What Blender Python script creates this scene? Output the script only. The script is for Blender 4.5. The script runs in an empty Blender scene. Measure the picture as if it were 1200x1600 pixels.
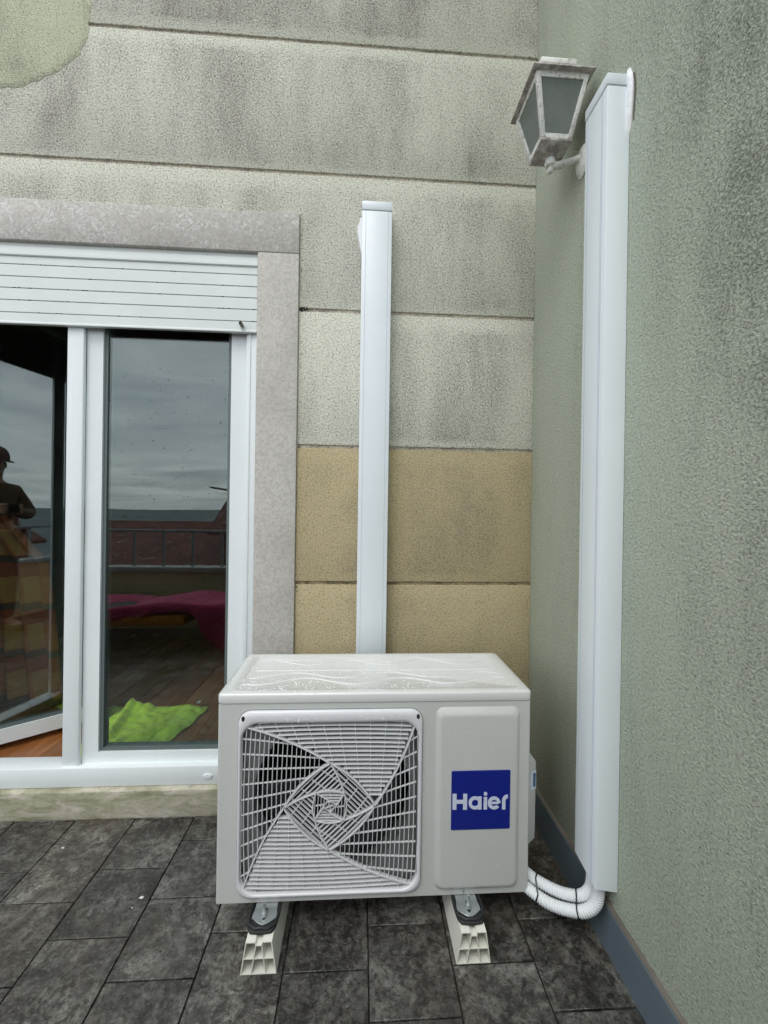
import bpy, bmesh, math, random
from mathutils import Vector, Matrix, noise as mnoise
random.seed(7)
S = bpy.context.scene
COL = S.collection
R = math.radians

# ------------------------------------------------------------------ camera
CAM = Vector((-0.6282, -1.4762, 1.0754))
yaw, pitch, roll = 0.0570, -0.0016, -0.0145
fwd = Vector((math.sin(yaw)*math.cos(pitch), math.cos(yaw)*math.cos(pitch), math.sin(pitch)))
rt = Vector((math.cos(yaw), -math.sin(yaw), 0)); up = rt.cross(fwd)
r2 = rt*math.cos(roll) - up*math.sin(roll); u2 = rt*math.sin(roll) + up*math.cos(roll)
cd = bpy.data.cameras.new('camera'); cam = bpy.data.objects.new('camera', cd); COL.objects.link(cam)
m = Matrix((r2, u2, -fwd)).transposed().to_4x4(); m.translation = CAM; cam.matrix_world = m
cd.sensor_fit = 'HORIZONTAL'; cd.sensor_width = 36; cd.lens = 637.8/1200*36
cd.clip_start = 0.02; cd.clip_end = 6000
S.camera = cam

# ------------------------------------------------------------------ light
SUN_EL, SUN_AZ = R(58), R(205)          # azimuth measured clockwise from +Y; the sun stands behind and left of the camera
world = bpy.data.worlds.new("World"); S.world = world; world.use_nodes = True
wt = world.node_tree; wt.nodes.clear()
def wn(t, **k):
    n = wt.nodes.new(t)
    for a, b in k.items(): setattr(n, a, b)
    return n
sky = wn('ShaderNodeTexSky', sky_type='NISHITA', sun_disc=False, sun_elevation=SUN_EL, sun_rotation=SUN_AZ, air_density=1.0, dust_density=2.0)
tc = wn('ShaderNodeTexCoord'); sep = wn('ShaderNodeSeparateXYZ'); wt.links.new(tc.outputs['Generated'], sep.inputs[0])
ad = wn('ShaderNodeMath', operation='MAXIMUM'); ad.inputs[1].default_value = 0.0; wt.links.new(sep.outputs[2], ad.inputs[0])
ad2 = wn('ShaderNodeMath', operation='ADD'); ad2.inputs[1].default_value = 0.16; wt.links.new(ad.outputs[0], ad2.inputs[0])
dv = wn('ShaderNodeVectorMath', operation='DIVIDE'); cb = wn('ShaderNodeCombineXYZ')
for i in range(3): wt.links.new(ad2.outputs[0], cb.inputs[i])
wt.links.new(tc.outputs['Generated'], dv.inputs[0]); wt.links.new(cb.outputs[0], dv.inputs[1])
nz = wn('ShaderNodeTexNoise'); nz.inputs['Scale'].default_value = 0.9; nz.inputs['Detail'].default_value = 7; nz.inputs['Roughness'].default_value = 0.55; nz.inputs['Distortion'].default_value = 0.6
mp = wn('ShaderNodeMapping'); mp.inputs['Scale'].default_value = (1.0, 1.9, 1.0); mp.inputs['Location'].default_value = (3.1, 0.7, 0)
wt.links.new(dv.outputs[0], mp.inputs[0]); wt.links.new(mp.outputs[0], nz.inputs[0])
rp = wn('ShaderNodeValToRGB'); rp.color_ramp.elements[0].position = 0.30; rp.color_ramp.elements[1].position = 0.72
rp.color_ramp.elements[0].color = (0.46, 0.505, 0.55, 1); rp.color_ramp.elements[1].color = (1.02, 1.04, 1.05, 1)
wt.links.new(nz.outputs[0], rp.inputs[0])
sc_ = wn('ShaderNodeVectorMath', operation='SCALE'); sc_.inputs[3].default_value = 9.0; wt.links.new(rp.outputs[0], sc_.inputs[0])
mx = wn('ShaderNodeMixRGB'); mx.inputs[0].default_value = 0.9
wt.links.new(sky.outputs[0], mx.inputs[1]); wt.links.new(sc_.outputs[0], mx.inputs[2])
bg = wn('ShaderNodeBackground'); bg.inputs['Strength'].default_value = 0.11; wt.links.new(mx.outputs[0], bg.inputs[0])
wo = wn('ShaderNodeOutputWorld'); wt.links.new(bg.outputs[0], wo.inputs[0])
sd = bpy.data.lights.new('sun', 'SUN'); sd.energy = 0.6; sd.angle = R(25); sd.color = (1.0, 0.98, 0.94)
sun = bpy.data.objects.new('sun', sd); COL.objects.link(sun)
sdir = Vector((math.sin(SUN_AZ)*math.cos(SUN_EL), math.cos(SUN_AZ)*math.cos(SUN_EL), math.sin(SUN_EL)))
sun.rotation_euler = (-sdir).to_track_quat('-Z', 'Y').to_euler()
S.view_settings.view_transform = 'Standard'; S.view_settings.look = 'None'
S.view_settings.exposure = 1.0; S.view_settings.gamma = 1.0; S.view_settings.use_curve_mapping = False
S.cycles.use_denoising = True
S.cycles.max_bounces = 8; S.cycles.transparent_max_bounces = 12; S.cycles.caustics_reflective = False; S.cycles.caustics_refractive = False

# ------------------------------------------------------------------ materials
class NT:
    def __init__(s, name):
        s.m = bpy.data.materials.new(name); s.m.use_nodes = True; s.t = s.m.node_tree
        s.b = s.t.nodes['Principled BSDF']
    def n(s, t, **k):
        x = s.t.nodes.new(t)
        for a, b in k.items(): setattr(x, a, b)
        return x
    def l(s, a, b): s.t.links.new(a, b)
    def pos(s, scale=(1,1,1), obj=False, rot=(0,0,0)):
        mp = s.n('ShaderNodeMapping'); mp.inputs['Scale'].default_value = scale; mp.inputs['Rotation'].default_value = rot
        if obj: s.l(s.n('ShaderNodeTexCoord').outputs['Object'], mp.inputs[0])
        else: s.l(s.n('ShaderNodeNewGeometry').outputs['Position'], mp.inputs[0])
        return mp.outputs[0]
    def noise(s, vec, scale, detail=4, rough=.5, dist=0):
        x = s.n('ShaderNodeTexNoise'); x.inputs['Scale'].default_value = scale; x.inputs['Detail'].default_value = detail
        x.inputs['Roughness'].default_value = rough; x.inputs['Distortion'].default_value = dist; s.l(vec, x.inputs[0]); return x.outputs[0]
    def ramp(s, fac, stops):
        x = s.n('ShaderNodeValToRGB'); e = x.color_ramp.elements
        while len(e) < len(stops): e.new(.5)
        for i, (p, c) in enumerate(stops):
            e[i].position = p; e[i].color = (c, c, c, 1) if not hasattr(c, '__len__') else (*c, 1)
        s.l(fac, x.inputs[0]); return x.outputs[0]
    def mix(s, fac, a, b, mode='MIX'):
        x = s.n('ShaderNodeMixRGB', blend_type=mode)
        for i, v in enumerate((fac, a, b)):
            if hasattr(v, 'is_output'): s.l(v, x.inputs[i])
            elif hasattr(v, '__len__'): x.inputs[i].default_value = (*v, 1)
            else: x.inputs[i].default_value = v if i == 0 else (v, v, v, 1)
        return x.outputs[0]
    def math(s, op, a, b=0):
        x = s.n('ShaderNodeMath', operation=op)
        for i, v in enumerate((a, b)):
            if hasattr(v, 'is_output'): s.l(v, x.inputs[i])
            else: x.inputs[i].default_value = v
        return x.outputs[0]
    def bump(s, h, strength=.5, dist=.002, prev=None):
        x = s.n('ShaderNodeBump'); x.inputs['Strength'].default_value = strength; x.inputs['Distance'].default_value = dist
        s.l(h, x.inputs['Height'])
        if prev is not None: s.l(prev, x.inputs['Normal'])
        s.l(x.outputs[0], s.b.inputs['Normal']); return x.outputs[0]
    def base(s, c):
        if hasattr(c, 'is_output'): s.l(c, s.b.inputs['Base Color'])
        else: s.b.inputs['Base Color'].default_value = (*c, 1)
    def rough(s, v):
        if hasattr(v, 'is_output'): s.l(v, s.b.inputs['Roughness'])
        else: s.b.inputs['Roughness'].default_value = v

def stucco(name, c, c2, grime, gsize, glo, ghi, gmax, extra=None, grain=150, halo=False, speck=1.0, bdist=.006):
    """rough sprayed render: colour, second tone, grime colour and how the soft vertical grime lies"""
    a = NT(name); p = a.pos()
    g1 = a.noise(p, grain, 3, .65, .35); g2 = a.noise(p, grain*2.6, 2, .5)
    h = a.math('ADD', g1, a.math('MULTIPLY', g2, .4))
    big = a.noise(p, 1.7, 5, .6)
    col = a.mix(a.ramp(big, [(.35, 0), (.65, 1)]), c, c2)
    hx, hz = gsize
    s1 = a.noise(a.pos((hx, hx, hz)), 1.0, 3, .5, .3); s2 = a.noise(a.pos((hx*3, hx*3, hz*2.8)), 1.0, 6, .7, .3)
    st = a.math('ADD', a.math('MULTIPLY', s1, .62), a.math('MULTIPLY', s2, .38))
    gf = a.ramp(st, [(glo, 0), (ghi, gmax)])
    if extra: gf = a.math('MINIMUM', a.math('ADD', gf, extra(a, p)), .95)
    if halo:      # rain keeps the edges along the grooves cleaner
        sx = a.n('ShaderNodeSeparateXYZ'); a.l(p, sx.inputs[0])
        wz = a.math('ADD', sx.outputs[2], a.math('MULTIPLY', a.math('SUBTRACT', a.noise(p, 14, 4, .6), .5), .05))
        fr_ = a.math('FRACT', a.math('DIVIDE', a.math('SUBTRACT', wz, .322), .4862))
        gf = a.math('MULTIPLY', gf, a.ramp(fr_, [(.05, .25), (.10, 1), (.88, 1), (.95, .15)]))
    # grime sits in the hollows of the grain first
    gg = a.ramp(a.math('ADD', g1, a.math('MULTIPLY', a.math('SUBTRACT', .55, gf), .30)), [(.44, 1), (.62, .0)])
    gf2 = a.math('MINIMUM', a.math('MULTIPLY', gf, a.math('ADD', .50, a.math('MULTIPLY', gg, .65))), 1.0)
    col = a.mix(gf2, col, grime)
    tint = a.ramp(g1, [(.34, .48), (.46, .90), (.60, 1.08), (.70, 1.22)])
    col = a.mix(speck, col, tint, 'MULTIPLY')
    spk = a.ramp(a.noise(p, 75, 2, .5), [(.68, 0), (.73, .55)])
    col = a.mix(a.math('MULTIPLY', spk, a.math('ADD', gf, .12)), col, tuple(x*.35 for x in grime))
    a.base(col); a.rough(.9); a.b.inputs['Specular IOR Level'].default_value = .3
    a.bump(h, 1.0, bdist)
    return a.m

def back_extra(a, p):
    # more mould high up on the facade, little near the middle
    sx = a.n('ShaderNodeSeparateXYZ'); a.l(p, sx.inputs[0])
    z = a.n('ShaderNodeMapRange'); z.inputs[1].default_value = 2.5; z.inputs[2].default_value = 3.2; z.inputs[3].default_value = 0; z.inputs[4].default_value = .6; a.l(sx.outputs[2], z.inputs[0])
    n = a.ramp(a.noise(a.pos((5, 5, 1.6)), 1.0, 6, .65), [(.38, .15), (.62, 1)])
    return a.math('MULTIPLY', z.outputs[0], n)
M = {}
M['cream'] = stucco('cream_stucco', (.76, .755, .645), (.70, .70, .595), (.27, .255, .225), (3.1, 1.0), .40, .68, .76, back_extra, 172, True, 1.0, .0055)
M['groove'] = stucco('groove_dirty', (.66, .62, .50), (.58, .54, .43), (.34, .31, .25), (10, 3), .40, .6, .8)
M['ochre'] = stucco('ochre_stucco', (.54, .455, .275), (.49, .415, .25), (.25, .225, .16), (2.6, 1.6), .45, .68, .75, None, 178, True, .85, .0055)
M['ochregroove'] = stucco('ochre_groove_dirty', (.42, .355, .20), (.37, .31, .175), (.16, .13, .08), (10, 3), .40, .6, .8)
def side_extra(a, p):
    sx = a.n('ShaderNodeSeparateXYZ'); a.l(p, sx.inputs[0])
    y = a.n('ShaderNodeMapRange'); y.inputs[1].default_value = -.58; y.inputs[2].default_value = -.85; y.inputs[3].default_value = 0; y.inputs[4].default_value = .55; a.l(sx.outputs[1], y.inputs[0])
    z = a.n('ShaderNodeMapRange'); z.inputs[1].default_value = .7; z.inputs[2].default_value = 1.3; a.l(sx.outputs[2], z.inputs[0])
    n = a.ramp(a.noise(a.pos((3.2, 3.2, 1.8)), 1.0, 6, .65), [(.36, .15), (.6, 1)])
    return a.math('MULTIPLY', a.math('MULTIPLY', y.outputs[0], z.outputs[0]), n)
M['green'] = stucco('grey_green_stucco', (.57, .63, .505), (.58, .63, .52), (.16, .18, .155), (2.8, .7), .45, .70, .50, side_extra, 172, False, .55, .0075)
M['patch'] = stucco('patch_render', (.66, .69, .50), (.60, .63, .46), (.15, .16, .13), (4, 2), .46, .68, .8, None, 220)

def plain(name, c, rough=.5, metal=0, bump=None, coat=0, spec=.5, var=0):
    a = NT(name); a.b.inputs['Metallic'].default_value = metal; a.rough(rough); a.b.inputs['Specular IOR Level'].default_value = spec
    if coat: a.b.inputs['Coat Weight'].default_value = coat; a.b.inputs['Coat Roughness'].default_value = .12
    p = a.pos()
    if var: a.base(a.mix(a.ramp(a.noise(p, 6, 6, .65), [(.3, 0), (.7, 1)]), c, tuple(x*(1-var) for x in c)))
    else: a.base(c)
    if bump: a.bump(a.noise(p, bump[0], 3, .5), bump[1], bump[2])
    return a.m
M['pvc'] = plain('white_pvc_duct', (.72, .78, .81), .38, bump=(300, .12, .0005), var=.04)
M['upvc'] = plain('white_door_frame', (.74, .79, .80), .35, var=.05, bump=(200, .08, .0005))
M['slat'] = plain('shutter_white', (.70, .75, .73), .45, var=.09)
M['seam'] = plain('black_seam', (.02, .022, .025), .7)
M['gasket'] = plain('grey_gasket', (.11, .14, .14), .5)
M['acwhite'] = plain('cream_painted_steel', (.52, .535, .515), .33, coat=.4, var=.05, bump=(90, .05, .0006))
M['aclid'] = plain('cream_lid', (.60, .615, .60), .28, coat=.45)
M['grille'] = plain('pale_plastic_grille', (.64, .655, .66), .4, var=.05)
M['frameplastic'] = plain('pale_plastic_frame', (.63, .64, .66), .34, coat=.3, var=.03)
M['dark'] = plain('dark_cavity', (.012, .014, .016), .6)
M['fan'] = plain('grey_fan_plastic', (.035, .038, .042), .4)
M['shroud'] = plain('galvanised_shroud', (.26, .275, .27), .45, .3, var=.2)
M['fin'] = plain('condenser_fin', (.03, .032, .034), .5, .5)
M['blue'] = plain('badge_blue', (.003, .012, .20), .3, coat=.4)
M['letter'] = plain('letter_silver', (.55, .60, .72), .35)
M['rubber'] = plain('black_rubber', (.012, .013, .014), .6)
M['zinc'] = plain('zinc_metal', (.52, .56, .57), .35, .7, var=.25)
M['block'] = plain('ivory_pvc_block', (.74, .74, .66), .5, var=.08)
M['sticker'] = plain('sticker_white', (.62, .72, .82), .5)
M['stickprint'] = plain('sticker_print', (.08, .13, .22), .5)
M['filler'] = plain('white_filler', (.86, .87, .89), .85, bump=(90, .6, .004))
M['skirt'] = plain('blue_grey_skirting', (.125, .165, .195), .5, var=.2, bump=(60, .15, .001))
M['rusty'] = plain('skirting_edge', (.16, .145, .12), .8, var=.4)
M['bulb'] = plain('bulb_white', (.6, .6, .55), .3)
M['rail'] = plain('grey_railing', (.22, .25, .26), .5)
M['coping'] = plain('grey_coping', (.30, .31, .30), .7, var=.2)
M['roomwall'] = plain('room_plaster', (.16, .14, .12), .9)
M['leaf'] = plain('dead_leaf', (.008, .006, .004), .7)
M['chip'] = plain('white_chip', (.6, .62, .6), .7)
M['cable'] = plain('black_tie', (.01, .01, .012), .4)
M['brass'] = plain('dull_brass', (.18, .16, .12), .45, .6)

def corroded(name):
    a = NT(name); p = a.pos()
    f = a.ramp(a.noise(p, 38, 6, .7), [(.53, 0), (.74, .8)])
    col = a.mix(f, (.78, .79, .75), (.36, .32, .28))
    col = a.mix(a.ramp(a.noise(p, 110, 3, .6), [(.56, 0), (.70, .7)]), col, (.24, .19, .15))
    a.base(col); a.rough(.75); a.bump(a.noise(p, 160, 4, .6), .6, .0015); return a.m
M['lampmetal'] = corroded('peeling_white_metal')
def corroded2():
    a = NT('corroded_brown_metal'); p = a.pos()
    col = a.mix(a.ramp(a.noise(p, 45, 6, .7), [(.42, 0), (.64, 1)]), (.30, .27, .245), (.64, .60, .57))
    a.base(col); a.rough(.8); a.bump(a.noise(p, 150, 4, .6), .7, .002); return a.m
M['lampbrown'] = corroded2()

def limestone():
    a = NT('limestone'); p = a.pos()
    big = a.noise(p, 5, 6, .6)
    col = a.mix(a.ramp(big, [(.35, 0), (.65, 1)]), (.53, .515, .475), (.45, .435, .40))
    fine = a.noise(p, 120, 4, .6); col = a.mix(a.ramp(fine, [(.42, .0), (.62, .38)]), col, (.24, .22, .195))
    # pale lichen-like veins on the lintel
    w = a.noise(p, 26, 2, .5, 1.6)
    d = a.math('ABSOLUTE', a.math('SUBTRACT', w, .5)); v = a.ramp(d, [(.0, 1), (.035, 0)])
    sx = a.n('ShaderNodeSeparateXYZ'); a.l(p, sx.inputs[0])
    zr = a.n('ShaderNodeMapRange'); zr.inputs[1].default_value = 1.975; zr.inputs[2].default_value = 1.99; a.l(sx.outputs[2], zr.inputs[0])
    msk = a.ramp(a.noise(p, 9, 3, .5), [(.40, 0), (.52, .9)])
    col = a.mix(a.math('MULTIPLY', a.math('MULTIPLY', v, msk), zr.outputs[0]), col, (.66, .67, .66))
    a.base(col); a.rough(.8); a.bump(fine, .35, .001); return a.m
M['stone'] = limestone()
def sillstone():
    a = NT('mouldy_sill_stone'); p = a.pos()
    b = a.noise(a.pos((7, 7, 22)), 1.0, 6, .65, .8)
    col = a.ramp(b, [(.32, (.20, .19, .12)), (.46, (.34, .33, .23)), (.56, (.46, .43, .34)), (.68, (.58, .55, .48))])
    f = a.noise(a.pos((60, 60, 160)), 1.0, 4, .6); col = a.mix(a.ramp(f, [(.55, 0), (.7, .4)]), col, (.12, .11, .08))
    a.base(col); a.rough(.7); a.bump(f, .3, .001); return a.m
M['sill'] = sillstone()
def slate():
    a = NT('dark_slate_tile'); oi = a.n('ShaderNodeObjectInfo')
    p0 = a.pos()
    va = a.n('ShaderNodeVectorMath', operation='ADD'); a.l(p0, va.inputs[0])
    cb = a.n('ShaderNodeCombineXYZ'); r = a.math('MULTIPLY', oi.outputs['Random'], 37.0)
    for i in range(3): a.l(r, cb.inputs[i])
    a.l(cb.outputs[0], va.inputs[1]); p = va.outputs[0]
    n1 = a.noise(p, 9, 8, .68, .7); n2 = a.noise(p, 42, 6, .7, .6); n3 = a.noise(p, 210, 3, .6)
    col = a.ramp(n1, [(.32, (.022, .020, .017)), (.46, (.064, .060, .052)), (.56, (.122, .117, .102)), (.68, (.24, .24, .215))])
    n4 = a.noise(p, 105, 4, .7, .4)
    col = a.mix(a.ramp(n2, [(.38, .8), (.54, 0)]), col, (.013, .012, .011))
    col = a.mix(a.ramp(n4, [(.36, .7), (.52, 0)]), col, (.014, .013, .012))
    col = a.mix(a.ramp(n4, [(.56, 0), (.70, .5)]), col, (.20, .20, .18))
    col = a.mix(a.ramp(n2, [(.55, 0), (.72, .5)]), col, (.16, .165, .155))
    col = a.mix(a.ramp(a.noise(p0, 1.6, 3, .5), [(.5, 0), (.72, .35)]), col, (.12, .092, .058))
    tone = a.ramp(oi.outputs['Random'], [(0, .72), (1, 1.2)])
    col = a.mix(1.0, col, tone, 'MULTIPLY')
    a.base(col)
    a.rough(a.ramp(a.noise(p0, 5, 6, .6), [(.38, .16), (.62, .48)]))
    h = a.math('ADD', a.math('MULTIPLY', n1, 2.2), a.math('ADD', n2, a.math('MULTIPLY', n3, .35)))
    a.bump(h, .8, .0035); return a.m
M['slate'] = slate()
M['grout'] = plain('dark_grout', (.034, .031, .027), .8, bump=(200, .3, .001))
def wood():
    a = NT('orange_wood_floor'); oi = a.n('ShaderNodeObjectInfo')
    n = a.noise(a.pos((30, 2.5, 30), rot=(0, 0, R(30))), 1.0, 6, .6, .5)
    col = a.ramp(n, [(.3, (.16, .055, .017)), (.7, (.36, .15, .05))])
    col = a.mix(1.0, col, a.ramp(oi.outputs['Random'], [(0, .75), (1, 1.1)]), 'MULTIPLY')
    a.base(col); a.rough(.3); return a.m
M['wood'] = wood()
def glassmat(name, fac0=.10, tint=(.82, .9, .88)):
    a = NT(name); t = a.t; t.nodes.remove(a.b)
    lw = a.n('ShaderNodeLayerWeight'); lw.inputs[0].default_value = .5
    pw = a.math('POWER', lw.outputs['Facing'], 4.0)
    f = a.math('ADD', fac0, a.math('MULTIPLY', pw, .85))
    tr = a.n('ShaderNodeBsdfTransparent'); tr.inputs[0].default_value = (*tint, 1)
    gl = a.n('ShaderNodeBsdfGlossy'); gl.inputs['Roughness'].default_value = .0; gl.inputs[0].default_value = (.93, 1, 1, 1)
    mx = a.n('ShaderNodeMixShader'); a.l(f, mx.inputs[0]); a.l(tr.outputs[0], mx.inputs[1]); a.l(gl.outputs[0], mx.inputs[2])
    a.l(mx.outputs[0], t.nodes['Material Output'].inputs[0]); return a.m
M['glass'] = glassmat('door_glass')
def lampglass():
    a = NT('frosted_lamp_glass'); a.base((.22, .26, .23)); a.rough(.45)
    a.b.inputs['Transmission Weight'].default_value = .6; a.b.inputs['IOR'].default_value = 1.2
    a.base(a.mix(a.ramp(a.noise(a.pos(), 30, 5, .6), [(.35, 0), (.7, 1)]), (.40, .47, .41), (.50, .55, .49))); return a.m
M['lampglass'] = lampglass()
def drop():
    a = NT('water_drop_glint'); a.base((.84, .87, .88)); a.rough(.04); a.b.inputs['Transmission Weight'].default_value = .12; a.b.inputs['IOR'].default_value = 1.33  # whitish base colour paints in the glints a clear drop would show
    a.b.inputs['Coat Weight'].default_value = .6; return a.m
M['water'] = drop()
M['panewater'] = glassmat('pane_water_drop', .03, (.45, .5, .5))
def cloth(name, c, c2=None, bs=600):
    a = NT(name); p = a.pos(); n = a.noise(p, 45, 4, .6)
    a.base(a.mix(a.ramp(n, [(.35, 0), (.65, 1)]), c, c2 or tuple(x*.75 for x in c))); a.rough(.95)
    a.b.inputs['Sheen Weight'].default_value = .2
    a.bump(a.noise(p, bs, 3, .7), .8, .002); return a.m
M['towel'] = cloth('lime_terry', (.55, .74, .07), (.40, .60, .045), 260)
M['magenta'] = cloth('magenta_cotton', (.40, .022, .11))
M['orangec'] = cloth('orange_cushion', (.45, .16, .02))
M['bench'] = plain('dark_bench', (.02, .018, .016), .6)
M['brownc'] = cloth('brown_cloth', (.13, .07, .04)); M['capc'] = cloth('cap_cloth', (.13, .07, .055)); M['jeans'] = cloth('dark_jeans', (.03, .04, .06))
M['skin'] = plain('skin', (.45, .27, .19), .5); M['hair'] = plain('dark_hair', (.03, .02, .015), .6)
def curtain_mat():
    a = NT('orange_check_curtain'); p = a.pos(); sx = a.n('ShaderNodeSeparateXYZ'); a.l(a.n('ShaderNodeTexCoord').outputs['UV'], sx.inputs[0])
    def band(o, f, w, ph=0): return a.ramp(a.math('FRACT', a.math('ADD', a.math('MULTIPLY', o, f), ph)), [(w, 1), (w+.02, 0)])
    col = a.mix(band(sx.outputs[0], 6, .45), (.50, .15, .035), (.56, .27, .08))
    col = a.mix(band(sx.outputs[1], 9, .45, .3), col, (.38, .085, .03), 'MIX')
    col = a.mix(a.math('MULTIPLY', band(sx.outputs[1], 9, .13), 1), col, (.13, .07, .045))
    a.base(col); a.rough(.9); a.b.inputs['Transmission Weight'].default_value = 0; return a.m
M['curtain'] = curtain_mat()
def pipe_mat():
    a = NT('white_pipe_lagging'); a.base((.70, .73, .75)); a.rough(.55); return a.m
M['lag'] = pipe_mat()
def roofmat():
    a = NT('terracotta_roof'); p = a.pos(); n = a.noise(p, 1.4, 6, .7)
    col = a.ramp(n, [(.3, (.06, .02, .016)), (.7, (.17, .05, .034))]); col = a.mix(a.ramp(a.noise(p, 5, 3, .6), [(.6, 0), (.7, .7)]), col, (.35, .28, .22))
    w = a.n('ShaderNodeTexWave'); w.inputs['Scale'].default_value = 1.6; a.l(p, w.inputs[0])
    a.base(a.mix(a.ramp(w.outputs[1], [(.2, .5), (.6, 0)]), col, (.04, .012, .01))); a.rough(.85); return a.m
M['roof'] = roofmat()
M['housewall'] = plain('house_wall', (.24, .25, .23), .9, var=.3)
M['housewall2'] = plain('house_wall_dark', (.12, .05, .04), .9, var=.3)
M['window'] = plain('house_window', (.02, .025, .03), .2)
M['aerial'] = plain('aerial_metal', (.05, .05, .05), .5)
def hillmat():
    a = NT('hazy_far_hills'); p = a.pos(); n = a.noise(p, .006, 8, .7)
    col = a.ramp(n, [(.35, (.06, .08, .09)), (.55, (.10, .125, .13)), (.66, (.17, .18, .16)), (.72, (.07, .09, .09))]); a.base(col); a.rough(1); return a.m  # lighter, bluer tones put the distance haze into the colour
M['hill'] = hillmat()

# ------------------------------------------------------------------ helpers
ORG = {}
def tag(o, label=None, cat=None, group=None, kind=None):
    if label: o['label'] = label
    if cat: o['category'] = cat
    if group: o['group'] = group
    if kind: o['kind'] = kind
    return o
def thing(name, loc, label, cat, group=None):
    o = bpy.data.objects.new(name, None); COL.objects.link(o); o.location = loc; o.empty_display_size = .05
    ORG[o.name] = Vector(loc); return tag(o, label, cat, group)
def link(name, me, parent=None, origin=None):
    o = bpy.data.objects.new(name, me); COL.objects.link(o)
    if parent is not None:
        o.parent = parent; ORG[o.name] = ORG[parent.name]
    else:
        o.location = origin or (0, 0, 0); ORG[o.name] = Vector(origin or (0, 0, 0))
    return o
class MB:
    def __init__(s): s.v = []; s.f = []; s.mi = []; s.cur = 0; s.uv = None
    def add(s, vs, fs):
        n = len(s.v); s.v += [tuple(v) for v in vs]; s.f += [tuple(i+n for i in f) for f in fs]; s.mi += [s.cur]*len(fs); return s
    def box(s, x0, x1, y0, y1, z0, z1):
        vs = [(x, y, z) for z in (z0, z1) for y in (y0, y1) for x in (x0, x1)]
        return s.add(vs, [(0,2,3,1), (4,5,7,6), (0,1,5,4), (2,6,7,3), (0,4,6,2), (1,3,7,5)])
    def prism(s, poly, axis, a, b):
        """poly: 2-D points; axis 0: (y,z) along x, 1: (x,z) along y, 2: (x,y) along z"""
        n = len(poly)
        def P(p, t): return (t, p[0], p[1]) if axis == 0 else ((p[0], t, p[1]) if axis == 1 else (p[0], p[1], t))
        vs = [P(p, a) for p in poly] + [P(p, b) for p in poly]
        fs = [tuple(range(n))[::-1], tuple(range(n, 2*n))] + [(i, (i+1) % n, n+(i+1) % n, n+i) for i in range(n)]
        return s.add(vs, fs)
    def tube(s, pts, r, n=8, cap=True):
        pts = [Vector(p) for p in pts]; rs = r if hasattr(r, '__len__') else [r]*len(pts); vs = []; fs = []
        prev = None
        for i, p in enumerate(pts):
            d = (pts[min(i+1, len(pts)-1)] - pts[max(i-1, 0)]).normalized()
            if prev is None:
                a = d.orthogonal().normalized()
            else:
                a = (prev - d*prev.dot(d)).normalized()
            prev = a; b = d.cross(a)
            for k in range(n):
                t = 2*math.pi*k/n; vs.append(p + (a*math.cos(t)+b*math.sin(t))*rs[i])
        for i in range(len(pts)-1):
            for k in range(n):
                k2 = (k+1) % n; fs.append((i*n+k, i*n+k2, (i+1)*n+k2, (i+1)*n+k))
        if cap: fs.append(tuple(range(n))[::-1]); fs.append(tuple(range((len(pts)-1)*n, len(pts)*n)))
        return s.add(vs, fs)
    def lathe(s, prof, c, n=20):
        vs = []; fs = []
        for r, z in prof:
            for k in range(n):
                t = 2*math.pi*k/n; vs.append((c[0]+r*math.cos(t), c[1]+r*math.sin(t), c[2]+z))
        for i in range(len(prof)-1):
            for k in range(n):
                k2 = (k+1) % n; fs.append((i*n+k, i*n+k2, (i+1)*n+k2, (i+1)*n+k))
        fs.append(tuple(range(n))[::-1]); fs.append(tuple(range((len(prof)-1)*n, len(prof)*n)))
        return s.add(vs, fs)
    def loft(s, loops, cap0=False, cap1=True):
        n = len(loops[0]); vs = [p for l in loops for p in l]; fs = []
        for i in range(len(loops)-1):
            for k in range(n):
                k2 = (k+1) % n; fs.append((i*n+k, i*n+k2, (i+1)*n+k2, (i+1)*n+k))
        if cap0: fs.append(tuple(range(n))[::-1])
        if cap1: fs.append(tuple(range((len(loops)-1)*n, len(loops)*n)))
        return s.add(vs, fs)
    def build(s, name, mats, parent=None, bevel=0, seg=2, smooth=False, origin=None, angle=40):
        org = ORG[parent.name] if parent is not None else Vector(origin or (0, 0, 0))
        me = bpy.data.meshes.new(name); me.from_pydata([tuple(Vector(v)-org) for v in s.v], [], s.f)
        for x in (mats if isinstance(mats, (list, tuple)) else [mats]): me.materials.append(x)
        if any(s.mi): me.polygons.foreach_set('material_index', s.mi)
        bm = bmesh.new(); bm.from_mesh(me)
        bmesh.ops.remove_doubles(bm, verts=bm.verts, dist=1e-6)
        bmesh.ops.recalc_face_normals(bm, faces=bm.faces)
        if bevel:
            ed = [e for e in bm.edges if len(e.link_faces) == 2 and e.calc_face_angle(0) > R(35)]
            bmesh.ops.bevel(bm, geom=ed, offset=bevel, segments=seg, profile=.5, affect='EDGES', clamp_overlap=True)
        if smooth or bevel:
            for f in bm.faces: f.smooth = True
            for e in bm.edges:
                if len(e.link_faces) == 2 and e.calc_face_angle(0) > R(angle): e.smooth = False
        bm.to_mesh(me); bm.free()
        return link(name, me, parent, origin)
def copy_tree(o, parent=None):
    c = o.copy(); COL.objects.link(c); c.parent = parent; ORG[c.name] = ORG[o.name]
    for ch in o.children: copy_tree(ch, c)
    return c
def rrect(x0, x1, z0, z1, r, n=8):
    pts = []
    for cx, cz, a0 in ((x1-r, z1-r, 0), (x0+r, z1-r, 90), (x0+r, z0+r, 180), (x1-r, z0+r, 270)):
        for k in range(n+1):
            t = R(a0+90*k/n); pts.append((cx+r*math.cos(t), cz+r*math.sin(t)))
    return pts
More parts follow.
